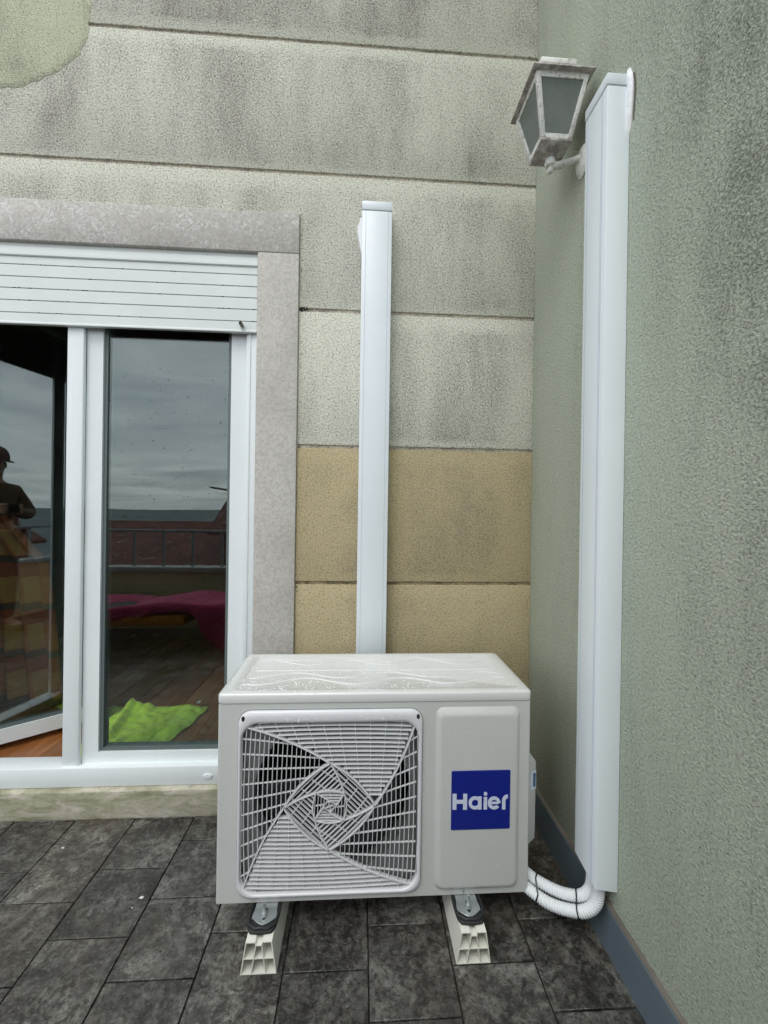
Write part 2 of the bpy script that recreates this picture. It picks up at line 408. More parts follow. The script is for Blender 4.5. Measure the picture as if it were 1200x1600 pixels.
def ring(outer, inner, y0, y1, mb):
    """plate with a hole between two loops of equal length, y0 front, y1 back"""
    n = len(outer)
    L = [[(x, y1, z) for x, z in outer], [(x, y0, z) for x, z in outer], [(x, y0, z) for x, z in inner], [(x, y1, z) for x, z in inner]]
    mb.loft(L+[L[0]], False, False)

# ------------------------------------------------------------------ ground and terrace
o = MB().add([(-3000, -3000, -12), (3000, -3000, -12), (3000, 60, -12), (-3000, 60, -12)], [(0, 1, 2, 3)]).build('ground', M['hill']); tag(o, kind='structure')
# far rolling hills
mb = MB(); nx, ny = 90, 10
vs = []
for j in range(ny+1):
    for i in range(nx+1):
        x = -2600+5200*i/nx; y = -500-1500*j/ny
        h = -11.5 + j/ny*11*(.5+mnoise.noise(Vector((x*.0022, y*.002, 1.3)))) + 5*mnoise.noise(Vector((x*.008, y*.008, 4)))*(j/ny)
        vs.append((x, y, h if j else -12.5))
fs = [(j*(nx+1)+i, j*(nx+1)+i+1, (j+1)*(nx+1)+i+1, (j+1)*(nx+1)+i) for j in range(ny) for i in range(nx)]
tag(mb.add(vs, fs).build('hills', M['hill'], smooth=True), kind='structure')

fl = MB().box(-4.6, 3.2, -2.30, .0, -.35, -.0085).build('terrace_floor', M['grout']); tag(fl, kind='structure')
T = .199; gap = .0017
full = None
def tile_mesh(x0, x1, y0, y1):
    mb = MB().box(x0, x1, y0, y1, -.0075, .0); return mb
X0 = -1.5895
rnd = random.Random(3)
for k in range(-10, 8):
    xa = X0+k*T; xb = xa+T
    if xa < -3.99: continue
    xb2 = min(xb, -.003)
    if xb2-xa < .02: continue
    off = 0.0 if k % 2 else -.5*T     # staggered half a tile
    y = -.0224 + off
    rows = []
    top = -.0
    first = y
    while first < -.001: first += T
    yy = first
    while yy > -2.05:
        rows.append((max(yy-T, -2.05), min(yy, -.001))); yy -= T
    for (ya, yb) in rows:
        if yb-ya < .006: continue
        w, d = xb2-xa, yb-ya
        if full is not None and abs(w-T) < 1e-6 and abs(d-T) < 1e-6:
            o = link('tile', full, fl); 
        else:
            mb = MB().box(gap, w-gap, gap if d > .02 else 0, d-gap if d > .02 else d, -.0078, 0)
            me_o = mb.build('tile', M['slate'], None, bevel=.0012, seg=1); me_o.parent = fl; o = me_o
            if abs(w-T) < 1e-6 and abs(d-T) < 1e-6: full = o.data
        o.location = (xa, ya, rnd.uniform(-.0006, .0004)); o.rotation_euler = (rnd.uniform(-.0015, .0015), rnd.uniform(-.0015, .0015), 0)

# ------------------------------------------------------------------ back wall
G = [.3270, .8149, 1.3051, 1.7935, 2.2816, 2.7515, 3.235, 3.72, 4.2]   # groove heights
bw = thing('facade_wall', (-1.4, .1, 0), 'stained grooved rendered facade wall, cream above a dull yellow band, round the glass door', 'wall')
WX0, WX1 = -4.6, 0.0; OX0, OX1 = -2.40, -.86; OZ = 2.128
mb = MB()
mb.box(WX0, OX0+.02, .0055, .2, 1.3, 4.6); mb.box(OX1-.02, WX1+.2, .0055, .2, 1.3, 4.6); mb.box(OX0+.02, OX1-.02, .0055, .2, OZ-.03, 4.6)
mb.build('wall_base', M['groove'], bw)
mb = MB(); mb.box(WX0, OX0+.02, .0055, .2, -.2, 1.2998); mb.box(OX1-.02, WX1+.2, .0055, .2, -.2, 1.2998)
mb.build('wall_base', M['ochregroove'], bw)
def panel(x0, x1, z0, z1, mat):
    mb = MB(); mb.box(x0, x1, 0, .0125, z0, z1); return mb.build('render_panel', mat, bw, bevel=.0035, seg=2)
prev = -.02
gw = .0058
for g in G+[4.6]:
    mat = M['ochre'] if g < 1.4 else M['cream']
    z0, z1 = prev+gw, g-gw
    if z1 < OZ-.01:
        panel(OX1+.0006, WX1+.008, z0, z1, mat); panel(WX0, OX0-.0006, z0, z1, mat)
    elif z0 < OZ:
        mb = MB().prism([(WX0, z0), (OX0-.0006, z0), (OX0-.0006, OZ+.0006), (OX1+.0006, OZ+.0006), (OX1+.0006, z0), (WX1+.008, z0), (WX1+.008, z1), (WX0, z1)], 1, 0, .0125)
        mb.build('render_panel', mat, bw, bevel=.0035)
    else:
        panel(WX0, WX1+.008, z0, z1, mat)
    prev = g
# round bulging repair patch
pts = [(-1.600, 3.05), (-1.590, 2.95), (-1.588, 2.86), (-1.592, 2.79), (-1.594, 2.72), (-1.612, 2.664), (-1.645, 2.62), (-1.69, 2.585), (-1.74, 2.552), (-1.79, 2.527), (-1.85, 2.514), (-1.92, 2.512), (-2.0, 2.53), (-2.08, 2.58), (-2.14, 2.66), (-2.17, 2.76), (-2.17, 2.88), (-2.13, 2.98), (-2.06, 3.06), (-1.95, 3.12), (-1.8, 3.14), (-1.68, 3.11)]
c = Vector((-1.88, 2.82)); q_ = []
for i in range(len(pts)):
    a_, b_ = pts[i], pts[(i+1) % len(pts)]
    for k in range(7):
        x_, z_ = a_[0]+(b_[0]-a_[0])*k/7, a_[1]+(b_[1]-a_[1])*k/7
        q_.append((x_+.010*mnoise.noise(Vector((x_*30, z_*30, 1)))+.006*mnoise.noise(Vector((x_*110, z_*110, 1))), z_+.010*mnoise.noise(Vector((x_*30, z_*30, 5)))+.006*mnoise.noise(Vector((x_*110, z_*110, 5)))))
pts = q_
def ins(p, k): return (c.x+(p[0]-c.x)*k, c.y+(p[1]-c.y)*k)
MB().loft([[(ins(p, k)[0], y, ins(p, k)[1]) for p in pts[::-1]] for k, y in ((1.0, .003), (1.0, -.0008), (.975, -.0035), (.93, -.005))], False, True).build('plaster_patch', M['patch'], bw, smooth=True, angle=60)

# moss specks gathered at joints and along the stone
ms = MB(); rr = random.Random(21)
def moss(x, z, n, sx, sz, rm=.003):
    for _ in range(n):
        a_, b_ = x+rr.gauss(0, sx), z+rr.gauss(0, sz); r_ = rm*rr.uniform(.3, 1)
        ms.loft([[(a_+r_*math.cos(R(t)), .002, b_+r_*.8*math.sin(R(t))) for t in range(0, 360, 72)], [(a_+r_*.6*math.cos(R(t)), -.0025, b_+r_*.6*math.sin(R(t))) for t in range(0, 360, 72)]], False, True)
moss(-.850, 1.7935, 16, .006, .005, .004); moss(-.840, 1.794, 6, .012, .003); moss(-.8535, 1.95, 10, .001, .05, .002); moss(-.8535, 1.3051, 8, .002, .012); moss(-.8535, .815, 6, .002, .02)
moss(-1.066, 2.134, 7, .008, .003, .004); moss(-.852, 2.06, 9, .003, .025, .002); moss(-.85, 1.55, 10, .001, .12, .0018)
for _ in range(60): moss(rr.uniform(-.84, -.01), 1.3115+rr.uniform(0, .006), 1, .001, .001, .0022)
for _ in range(25): moss(rr.uniform(-.84, -.01), rr.uniform(1.35, 2.7), 1, .001, .001, .0018)
tag(ms.build('moss', M['seam'], bw), kind='stuff')

# ------------------------------------------------------------------ side wall
sw = thing('side_wall', (.1, -.65, 0), 'grey green stucco side wall with dark mould patches, behind the tall duct and lantern', 'wall')
MB().box(.0, .2, -1.30, .0, -.2, 4.6).build('wall_body', M['green'], sw, bevel=.004)
sk = MB()
n = 60; 
sk.prism([(-.010, -.004), (.0005, -.004), (.0005, .1115), (-.0085, .1115), (-.010, .109)], 1, -1.30, -.001)
sk.build('skirting', M['skirt'], sw)
# ragged top edge of old mortar above the skirting
vs = []; fs = []
n = 160
for i in range(n+1):
    y = -1.29+1.28*i/n; a = .003+.0035*abs(mnoise.noise(Vector((y*25, 0, 0))))+.002*random.random()
    vs += [(-.009, y, .1115), (-.0085, y, .1115+a*.5), (.0005, y, .1115+a*1.7)]
for i in range(n):
    a = i*3; fs += [(a, a+1, a+4, a+3), (a+1, a+2, a+5, a+4)]
MB().add(vs, fs).build('mortar_ledge', M['rusty'], sw, smooth=True)

# ------------------------------------------------------------------ stone surround
st = thing('stone_door_surround', (-1.63, 0, 0), 'pale grey limestone surround framing the balcony door, with mould-stained sill', 'door surround')
SF = -.012
MB().box(OX0, OX1, SF, .10, 1.986, OZ).build('lintel', M['stone'], st, bevel=.003)
MB().box(-1.004, OX1, SF, .10, .102, 1.9845).build('jamb', M['stone'], st, bevel=.003)
MB().box(OX0, -2.256, SF, .10, .102, 1.9845).build('jamb', M['stone'], st, bevel=.003)
MB().prism([(-.016, -.006), (.12, -.006), (.12, .100), (-.010, .0975), (-.016, .092)], 0, OX0, OX1).build('sill', M['sill'], st, bevel=.002)
# dark hairline down the surround's outer edge is the gap left between stone and render panels

# ------------------------------------------------------------------ balcony door
dr = thing('balcony_door', (-1.63, .04, .1), 'white double balcony door, left leaf open inward, right leaf shut', 'door')
fr = MB()
fr.box(-2.255, -1.0055, .0, .075, .0985, .166)          # bottom track
fr.box(-1.046, -1.0055, .0125, .075, .1665, 1.99); fr.box(-2.255, -2.215, .0125, .075, .1665, 1.99)
fr.box(-2.215, -1.046, .026, .075, 1.90, 1.99)
fr.build('frame', M['upvc'], dr, bevel=.004)
MB().box(-1.0375, -1.0295, .0095, .0120, .167, 1.99).box(-1.016, -1.0065, .0095, .0120, .167, 1.99).build('guide_rail', M['upvc'], dr, bevel=.001)
MB().box(-1.6605, -1.6045, .012, .0285, .150, 1.93).build('post', M['upvc'], dr, bevel=.004, seg=3)
o = MB().lathe([(.0, 0), (.011, 0), (.013, .002), (.011, .006), (.0, .007)], (0, 0, 0), 16)
o.v = [(-1.155+x*1.3, -.001-z*.8, .131+y*.7) for x, y, z in o.v]; o.build('drain_cap', M['upvc'], dr, smooth=True)
def sash(x0, x1, z0, z1, y0, name_parent, xf=None):
    w = .056; wb = .057
    mats = M['upvc']
    def b(mb, nm, mt, par, bev=0, **k):
        if xf:
            mb.v = [tuple(xf @ Vector(v)) for v in mb.v]
        return mb.build(nm, mt, par, bevel=bev, **k)
    s = MB()
    # four mitred members
    O = [(x0, z0), (x1, z0), (x1, z1), (x0, z1)]; I = [(x0+w, z0+wb), (x1-w, z0+wb), (x1-w, z1-w), (x0+w, z1-w)]
    for k in range(4):
        a, bb = O[k], O[(k+1) % 4]; c1, d1 = I[(k+1) % 4], I[k]
        g = .0004
        cxm = (a[0]+bb[0]+c1[0]+d1[0])/4; czm = (a[1]+bb[1]+c1[1]+d1[1])/4
        s.prism([(a[0], a[1]), (bb[0], bb[1]), (c1[0], c1[1]), (d1[0], d1[1])], 1, y0, y0+.05)
    so = b(s, 'sash', mats, name_parent, 0)
    bd = MB()
    x0i, x1i, z0i, z1i = x0+w, x1-w, z0+wb, z1-w
    yb0, yb1 = y0+.008, y0+.042
    t = .012
    bd.box(x0i, x1i, yb0, yb1, z0i, z0i+t); bd.box(x0i, x1i, yb0, yb1, z1i-t, z1i); bd.box(x0i, x0i+t, yb0, yb1, z0i+t, z1i-t); bd.box(x1i-t, x1i, yb0, yb1, z0i+t, z1i-t)
    b(bd, 'gasket', M['gasket'], so)
    pg = MB().box(x0i+t*.5, x1i-t*.5, y0+.014, y0+.020, z0i+t*.5, z1i-t*.5)
    b(pg, 'pane', M['glass'], so)
    return so
rs = sash(-1.605, -1.0465, .1465, 1.90, .030, dr)
ang = R(39)
hinge = Vector((-2.19, .050, 0))
Xf = Matrix.Translation(hinge) @ Matrix.Rotation(ang, 4, 'Z')
sash(0.0, .575, .1465, 1.90, 0, dr, Xf)
# rain drops on the fixed pane: far too many to count
def drops(area, n, rmin, rmax, nrm, org_fn, name, parent, seed, flat=.5, seg=6, mat='water'):
    rr = random.Random(seed); vs = []; fs = []
    for i in range(n):
        p, ok = org_fn(rr)
        if not ok: continue
        r = rmin+(rmax-rmin)*rr.random()**2.2
        a = nrm.orthogonal().normalized(); b = nrm.cross(a); base = len(vs)
        st_ = 1+rr.random()*.5
        for lv, (q, h) in enumerate(((1, 0), (.75, .6), (.0, 1))):
            if q == 0: vs.append(p+nrm*r*flat); break
            for k in range(seg):
                t = 2*math.pi*k/seg; vs.append(p+(a*math.cos(t)*st_+b*math.sin(t))*r*q+nrm*r*flat*h)
        for k in range(seg):
            k2 = (k+1) % seg; fs.append((base+k, base+k2, base+seg+k2, base+seg+k)); fs.append((base+seg+k, base+seg+k2, base+2*seg))
    mb = MB(); mb.add(vs, fs); o = mb.build(name, M[mat], parent, smooth=True); tag(o, kind='stuff'); return o
drops(0, 700, .0008, .0023, Vector((0, -1, 0)), lambda rr: (Vector((rr.uniform(-1.54, -1.11), .0438, .22+1.4*rr.random())), True), 'rain_drops', rs, 5, mat='panewater')

# roller shutter
shu = thing('roller_shutter', (-1.63, .0, 1.70), 'white roller shutter lowered a little over the top of the balcony door', 'shutter')
zs = [1.703, 1.7425, 1.785, 1.8265, 1.8665, 1.908, 1.95]
for i in range(6):
    a, b = zs[i], zs[i+1]; g = .0012
    prof = [(.010, a+g), (.0002, a+g), (-.0006, a+g+.0008), (-.0006, b-g-.0008), (.0002, b-g), (.010, b-g)]
    if i == 0: prof = [(.011, a), (-.002, a), (-.003, a+.0015), (-.003, a+.006), (-.0012, a+.009), (-.0012, b-g-.001), (.0, b-g), (.010, b-g)]
    MB().prism(prof, 0, -2.2545, -1.0065).build('slat', M['slat'], shu)
sb = MB()
for i in range(1, 6):
    sb.box(-2.254, -1.007, .0035, .0090, zs[i]-.0017, zs[i]+.0017)
sb.build('slat_hinge', M['seam'], shu)
dd = MB(); rr = random.Random(2)
for i in range(1, 6):
    for k in range(9):
        x = rr.uniform(-2.2, -1.02); w = rr.uniform(.003, .011)
        dd.box(x, x+w, -.0005, .004, zs[i]-.0005, zs[i]+rr.uniform(.0015, .004))
o = dd.build('dirt_bits', M['seam'], shu); tag(o, kind='stuff')
MB().prism([(.024, 1.936), (-.004, 1.936), (-.006, 1.939), (-.006, 1.949), (-.001, 1.952), (-.001, 1.968), (.004, 1.972), (.004, 1.985), (.024, 1.985)], 0, -2.2545, -1.0055).build('box_trim', M['slat'], shu, smooth=True, angle=30)
o = MB().lathe([(.0045, 0), (.0065, .002), (.0065, .022), (.005, .025), (.0045, .025), (.004, .018)], (0, 0, 0), 14)
o.v = [(-1.056+x, -.0035-z, 1.724+y) for x, y, z in o.v]; o.build('end_stop', M['brass'], shu, smooth=True)

# ------------------------------------------------------------------ room behind the door
rm = MB()
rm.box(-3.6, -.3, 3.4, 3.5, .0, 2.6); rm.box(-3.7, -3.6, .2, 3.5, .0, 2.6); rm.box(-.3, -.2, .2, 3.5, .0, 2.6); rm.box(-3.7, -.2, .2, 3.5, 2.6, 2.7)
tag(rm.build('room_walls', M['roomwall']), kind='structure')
rf = MB().box(-3.6, -.3, .078, 3.4, .0, .1095).build('room_floor', M['grout']); tag(rf, kind='structure')
pm = None
for i in range(14):                    # planks laid obliquely to the door
    x = -2.8+.12*i
    for j in range(3):
        y0 = .085+1.1*j-(.5 if i % 2 else 0)
        y1 = y0+1.1; y0 = max(y0, .0805)
        if x+.12 > -2.256 and x < -1.0 or True:
            if j > 0 or True:
                xa = x; 
                mb = MB().box(xa+.0006, xa+.1194, y0 if y0 > .2 or (-2.25 < xa and xa+.12 < -1.0) else .205, y1-.001, .110, .120)
                mb.build('plank', M['wood'], rf, bevel=.001, seg=1)
# lime towel on the floor inside
def towel():
    nx, ny = 64, 56; vs = []; idx = {}
    for j in range(ny+1):
        for i in range(nx+1):
            u, v = i/nx, j/ny
            x = -1.80+.44*u + max(0, (.8-v))*.12*(1-u) + .018*mnoise.noise(Vector((v*5, 2, 0))) + (.03*(v-.5) if u > .5 else 0)
            y = .10+.43*v + .02*mnoise.noise(Vector((u*6, 7, 0))) + (.0)
            # right lower corner cut back
            x -= max(0, .55-v)*.13*u
            q = Vector((x*7, y*8, 0))
            h = .022*abs(mnoise.noise(q+Vector((3, 1, 0)))) + .022*max(0, mnoise.noise(Vector((x*16, y*9, 5)))) + .009*mnoise.noise(Vector((x*34, y*40, 2)))
            h += .030*math.exp(-((x+1.66+.15*(y-.3))/.018)**2)*(1 if y > .25 else .3) + .02*math.exp(-((y-.50)/.03)**2)*(.5+.5*math.sin(x*30))
            h += .012*math.exp(-(((y-.28)-.55*(x+1.45))/.012)**2)
            edge = min(u, 1-u, v, 1-v); h = h*min(1, edge*14+.15)+.004
            vs.append((x, y, .1215+h+.002*mnoise.noise(Vector((x*120, y*120, 0)))))
    fs = [(j*(nx+1)+i, j*(nx+1)+i+1, (j+1)*(nx+1)+i+1, (j+1)*(nx+1)+i) for j in range(ny) for i in range(nx)]
    # underside so that it has thickness
    return MB().add(vs, fs)
tw = towel().build('towel', M['towel'], smooth=True, origin=(-1.58, .3, .12), angle=180)
tag(tw, 'crumpled lime green towel on the floor behind the right glass leaf', 'towel')
sol = tw.modifiers.new('thick', 'SOLIDIFY'); sol.thickness = .003; sol.offset = 0
o = MB().box(-1.392, -1.380, .508, .530, .152, .1535).build('care_label', M['sticker'], tw)
# curtain
def curtain():
    nx, nz = 90, 40; vs = []; fs = []; uv = []
    for j in range(nz+1):
        z = .135+(2.15-.135)*j/nz
        xr = -2.035 - (z-.19)*.127 if z < .81 else -2.114-min(z-.81, .35)*.85-max(0, z-1.16)*.05
        for i in range(nx+1):
            u = i/nx; x = -2.75+(xr+2.75)*u
            y = .56+.028*math.sin(u*44+.3*math.sin(z*3))*(1-.25*j/nz) + .02*mnoise.noise(Vector((u*4, z*2, 0)))
            vs.append((x, y, z)); uv.append((u, j/nz))
    fs = [(j*(nx+1)+i, j*(nx+1)+i+1, (j+1)*(nx+1)+i+1, (j+1)*(nx+1)+i) for j in range(nz) for i in range(nx)]
    me = bpy.data.meshes.new('curtain'); me.from_pydata([tuple(Vector(v)-Vector((-2.4, .56, .12))) for v in vs], [], fs); me.materials.append(M['curtain'])
    ul = me.uv_layers.new(name='UVMap')
    for lp in me.loops: ul.data[lp.index].uv = uv[lp.vertex_index]
    for p in me.polygons: p.use_smooth = True
    o = link('curtain', me, None, (-2.4, .56, .12)); s = o.modifiers.new('thick', 'SOLIDIFY'); s.thickness = .0015
    return tag(o, 'orange and brown checked curtain hanging behind the open left leaf', 'curtain')
curtain()

# ------------------------------------------------------------------ ducts
def duct_back():
    t = thing('cable_duct', (-.586, 0, .35), 'shorter white plastic duct running up the cream and yellow wall behind the unit', 'duct', 'white cable ducts')
    MB().box(-.638, -.534, -.060, -.0002, .30, 2.1165).build('duct_cover', M['pvc'], t, bevel=.002)
    MB().box(-.6255, -.6245, -.0607, -.0597, .30, 2.116).box(-.5475, -.5465, -.0607, -.0597, .30, 2.116).build('cover_line', M['gasket2'], t)
    MB().box(-.6388, -.5332, -.0612, -.0002, 2.1185, 2.149).build('end_cap', M['pvc'], t, bevel=.0025)
    pts = [(-.642, 2.128), (-.6465, 2.12), (-.648, 2.10), (-.654, 2.085), (-.6555, 2.06), (-.6535, 2.035), (-.651, 2.01), (-.646, 1.985), (-.642, 1.955), (-.6375, 1.93), (-.6375, 2.13)]; pts = [(x+.0012*mnoise.noise(Vector((0, z*150, 3))), 2.12-(2.12-z)*.72) for x, z in pts]
    MB().loft([[(x, y, z) for x, z in pts] for y in (0.002, -.010)] + [[(-.6375+(x+.6375)*.8, -.018, 2.05+(z-2.05)*.9) for x, z in pts]]).build('wall_filler', M['filler'], t, smooth=True)
M['gasket2'] = plain('pale_joint_line', (.42, .48, .55), .5)
duct_back()
def duct_side():
    t = thing('cable_duct', (0, -.486, .18), 'taller white plastic duct on the green side wall, beside the lantern', 'duct', 'white cable ducts')
    prof = [(-.056, -.534), (-.0003, -.534), (-.0003, -.438), (-.056, -.438)]
    b = MB()
    # bottom edge is cut a little unevenly
    b.add([(-.056, -.534, .180), (-.0003, -.534, .170), (-.0003, -.438, .178), (-.056, -.438, .195), (-.056, -.534, 2.0985), (-.0003, -.534, 2.0985), (-.0003, -.438, 2.0985), (-.056, -.438, 2.0985)],
          [(0, 1, 5, 4), (1, 2, 6, 5), (2, 3, 7, 6), (3, 0, 4, 7), (4, 5, 6, 7)])
    b.build('duct_cover', M['pvc'], t, bevel=.0018)
    MB().box(-.0567, -.0557, -.5175, -.5165, .185, 2.098).box(-.0567, -.0557, -.5125, -.5121, .185, 2.098).box(-.0567, -.0557, -.4525, -.4515, .192, 2.098).build('cover_line', M['gasket2'], t)
    MB().box(-.0572, -.0003, -.5352, -.4368, 2.1005, 2.128).build('end_cap', M['pvc'], t, bevel=.0022)
    pts = [(-.535, 2.142), (-.5375, 2.130), (-.540, 2.118), (-.5445, 2.106), (-.5475, 2.085), (-.5485, 2.05), (-.547, 2.01), (-.5445, 1.98), (-.542, 1.95), (-.540, 1.915), (-.5375, 1.89), (-.5335, 1.872), (-.5335, 2.14)]; pts = [(y+.0015*mnoise.noise(Vector((0, z*160, 0))), 2.142-(2.142-z)*.60) for y, z in pts]
    MB().loft([[(x, y, z) for y, z in pts] for x in (.001, -.004)] + [[(-.009, -.5335+(y+.5335)*.6, 2.07+(z-2.07)*.9) for y, z in pts]]).build('wall_filler', M['filler'], t, smooth=True)
    pts2 = [(-.5455, 2.118), (-.5510, 2.108), (-.5545, 2.085), (-.5555, 2.05), (-.553, 2.00), (-.5485, 1.955), (-.5480, 1.98), (-.5505, 2.02), (-.5520, 2.055), (-.5500, 2.085), (-.547, 2.105)]
    pts2 = [(y, 2.13-(2.13-z)*.72) for y, z in pts2]
    MB().prism(pts2, 0, .001, -.0022).build('chipped_rim', M['rusty'], t)
duct_side()

# ------------------------------------------------------------------ lantern
def lantern():
    c = Vector((-.100, -.328, 0)); t = thing('wall_lantern', (0, -.33, 2.10), 'weathered white four-sided wall lantern with greenish glass, high in the corner', 'lantern')
    def sq(h, z, ox=0, oy=0): return [(c.x+ox-h, c.y+oy-h, z), (c.x+ox+h, c.y+oy-h, z), (c.x+ox+h, c.y+oy+h, z), (c.x+ox-h, c.y+oy+h, z)]
    zt, zb, ht, hb = 2.267, 2.120, .068, .0375
    MB().loft([sq(.067, 2.2720), sq(.0855, 2.2705), sq(.0862, 2.272), sq(.0860, 2.2755), sq(.080, 2.280), sq(.060, 2.298), sq(.043, 2.316)], True, True).build('hood', M['lampbrown'], t, bevel=.0012, seg=1)
    hd = MB().loft([sq(.043, 2.3165), sq(.050, 2.318), sq(.050, 2.333), sq(.040, 2.338), sq(.02, 2.350)], True, True)
    hd.build('chimney_cap', M['lampmetal'], t, bevel=.002)
    # corner bars, rims
    bars = MB()
    A = sq(ht, zt); B = sq(hb, zb)
    for i in range(4):
        a, b = Vector(A[i]), Vector(B[i]); s = .0060
        vs = [(p.x+dx*s, p.y+dy*s, p.z) for p in (b, a) for dx, dy in ((-1, -1), (1, -1), (1, 1), (-1, 1))]
        bars.add(vs, [(0, 3, 2, 1), (4, 5, 6, 7), (0, 1, 5, 4), (1, 2, 6, 5), (2, 3, 7, 6), (3, 0, 4, 7)])
    bars.build('corner_bars', M['lampmetal'], t, bevel=.001, seg=1)
    def band(h0, z0, h1, z1, w):
        rim = MB(); rim.loft([sq(h0-w, z0), sq(h0+.004, z0), sq(h1+.004, z1), sq(h1-w, z1), sq(h0-w, z0)], False, False); rim.build('rim', M['lampmetal'], t)
    band(hb, zb, hb+.0020, zb+.010, .006); band(ht-.002, zt-.010, ht, zt+.005, .006)
    for i in range(4):
        a, b, c2, d = [Vector(x) for x in (A[i], A[(i+1) % 4], B[(i+1) % 4], B[i])]
        nrm = (b-a).cross(d-a).normalized()*.0012
        MB().add([p+s*nrm for s in (-1, 1) for p in (a, b, c2, d)], [(0, 1, 2, 3), (7, 6, 5, 4), (0, 4, 5, 1), (1, 5, 6, 2), (2, 6, 7, 3), (3, 7, 4, 0)]).build('glass_pane', M['lampglass'], t)
    MB().loft([sq(.041, 2.120), sq(.0435, 2.117), sq(.0435, 2.110), sq(.036, 2.106), sq(.026, 2.098), sq(.010, 2.094)], True, True).build('base_plate', M['lampbrown'], t, bevel=.001, seg=1)
    MB().lathe([(.013, -.008), (.016, .0), (.013, .006), (.013, .02)], (c.x+.002, c.y, 2.083), 16).lathe([(.004, -.030), (.008, -.027), (.0095, -.021), (.006, -.015), (.005, -.012), (.011, -.008), (.012, -.003)], (c.x+.002, c.y, 2.084), 16).build('finial', M['lampmetal'], t, smooth=True)
    MB().tube([(c.x, c.y, 2.082), (c.x+.012, c.y, 2.076), (c.x+.03, c.y, 2.080), (c.x+.05, c.y, 2.089), (c.x+.07, c.y, 2.096), (-.012, c.y, 2.102), (-.0005, c.y, 2.103)], [.0095, .0105, .0105, .0095, .009, .011, .012], 10).build('arm', M['lampmetal'], t, smooth=True)
    o = MB().lathe([(.036, 0), (.038, .003), (.030, .010), (.014, .014)], (0, 0, 0), 20); o.v = [(-.0003-z, c.y+x*.8, 2.095+y*1.2) for x, y, z in o.v]; o.build('wall_plate', M['lampmetal'], t, smooth=True)
    MB().lathe([(.010, 0), (.012, .02), (.010, .035), (.016, .06), (.020, .085), (.016, .105), (.004, .115)], (c.x, c.y, 2.125), 16).build('bulb', M['bulb'], t, smooth=True)
lantern()

# ------------------------------------------------------------------ the air-conditioning unit
AX0, AX1, AY0, AY1, AZ0, AZ1 = -.977, -.177, -.436, -.150, .088, .614
LZ = .5885
ac = thing('outdoor_unit', ((AX0+AX1)/2, (AY0+AY1)/2, AZ0), 'wet cream air conditioning outdoor unit with spiral fan grille and blue badge', 'air conditioner')
# front panel with a rounded square opening for the fan
GX0, GX1, GZ0, GZ1 = -.925, -.462, .1045, .5715
inner = rrect(GX0+.010, GX1-.010, GZ0+.010, GZ1-.010, .045, 8)
cx, cz = (GX0+GX1)/2, (GZ0+GZ1)/2
def angs(p): return math.atan2(p[1]-cz, p[0]-cx)
def rect_hit(a, x0, x1, z0, z1):
    dx, dz = math.cos(a), math.sin(a); ts = []
    if dx > 1e-9: ts.append((x1-cx)/dx)
    if dx < -1e-9: ts.append((x0-cx)/dx)
    if dz > 1e-9: ts.append((z1-cz)/dz)
    if dz < -1e-9: ts.append((z0-cz)/dz)
    t = min(ts); return (cx+dx*t, cz+dz*t)
# outer loop follows the inner loop's angles and passes through the panel's corners
R0 = (AX0+.006, AX1-.006, AZ0+.002, LZ)
outer = [rect_hit(angs(p), *R0) for p in inner]
for corner in ((R0[0], R0[2]), (R0[1], R0[2]), (R0[1], R0[3]), (R0[0], R0[3])):
    k = min(range(len(outer)), key=lambda i: abs(((angs(inner[i])-angs(corner)+math.pi) % (2*math.pi))-math.pi)); outer[k] = corner
cs = MB(); ring(outer, inner, AY0, AY0+.002, cs)
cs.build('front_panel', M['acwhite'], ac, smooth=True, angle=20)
sh = MB()   # wrap-round shell with rounded vertical edges
prof = []
for (x, y, a0) in ((AX0+.006, AY0+.006, 180), (AX1-.006, AY0+.006, 270)):
    for k in range(6):
        a = R(a0+90*k/5); prof.append((x+.006*math.cos(a), y+.006*math.sin(a)))
lo = prof[:6]; hi = prof[6:]
for arc in (lo, hi):
    sh.add([(x, y, z) for z in (AZ0, LZ) for x, y in arc], [(i, i+1, i+7, i+6) for i in range(5)])
sh.add([(AX0, AY0+.006, AZ0), (AX0, AY1, AZ0), (AX0, AY1, LZ), (AX0, AY0+.006, LZ)], [(0, 1, 2, 3)])
sh.add([(AX1, AY0+.006, AZ0), (AX1, AY1, AZ0), (AX1, AY1, LZ), (AX1, AY0+.006, LZ)], [(3, 2, 1, 0)])
sh.add([(AX0, AY1, AZ0), (AX1, AY1, AZ0), (AX1, AY1, LZ), (AX0, AY1, LZ)], [(0, 1, 2, 3)])
sh.add([(AX0+.006, AY0, AZ0), (AX1-.006, AY0, AZ0), (AX1-.006, AY0, AZ0+.0021), (AX0+.006, AY0, AZ0+.0021)], [(0, 1, 2, 3)])
sh.add([(AX0+.003, AY0+.001, AZ0), (AX1-.003, AY0+.001, AZ0), (AX1, AY1, AZ0), (AX0, AY1, AZ0)], [(0, 1, 2, 3)])
sh.build('casing', M['acwhite'], ac, smooth=True, angle=30)
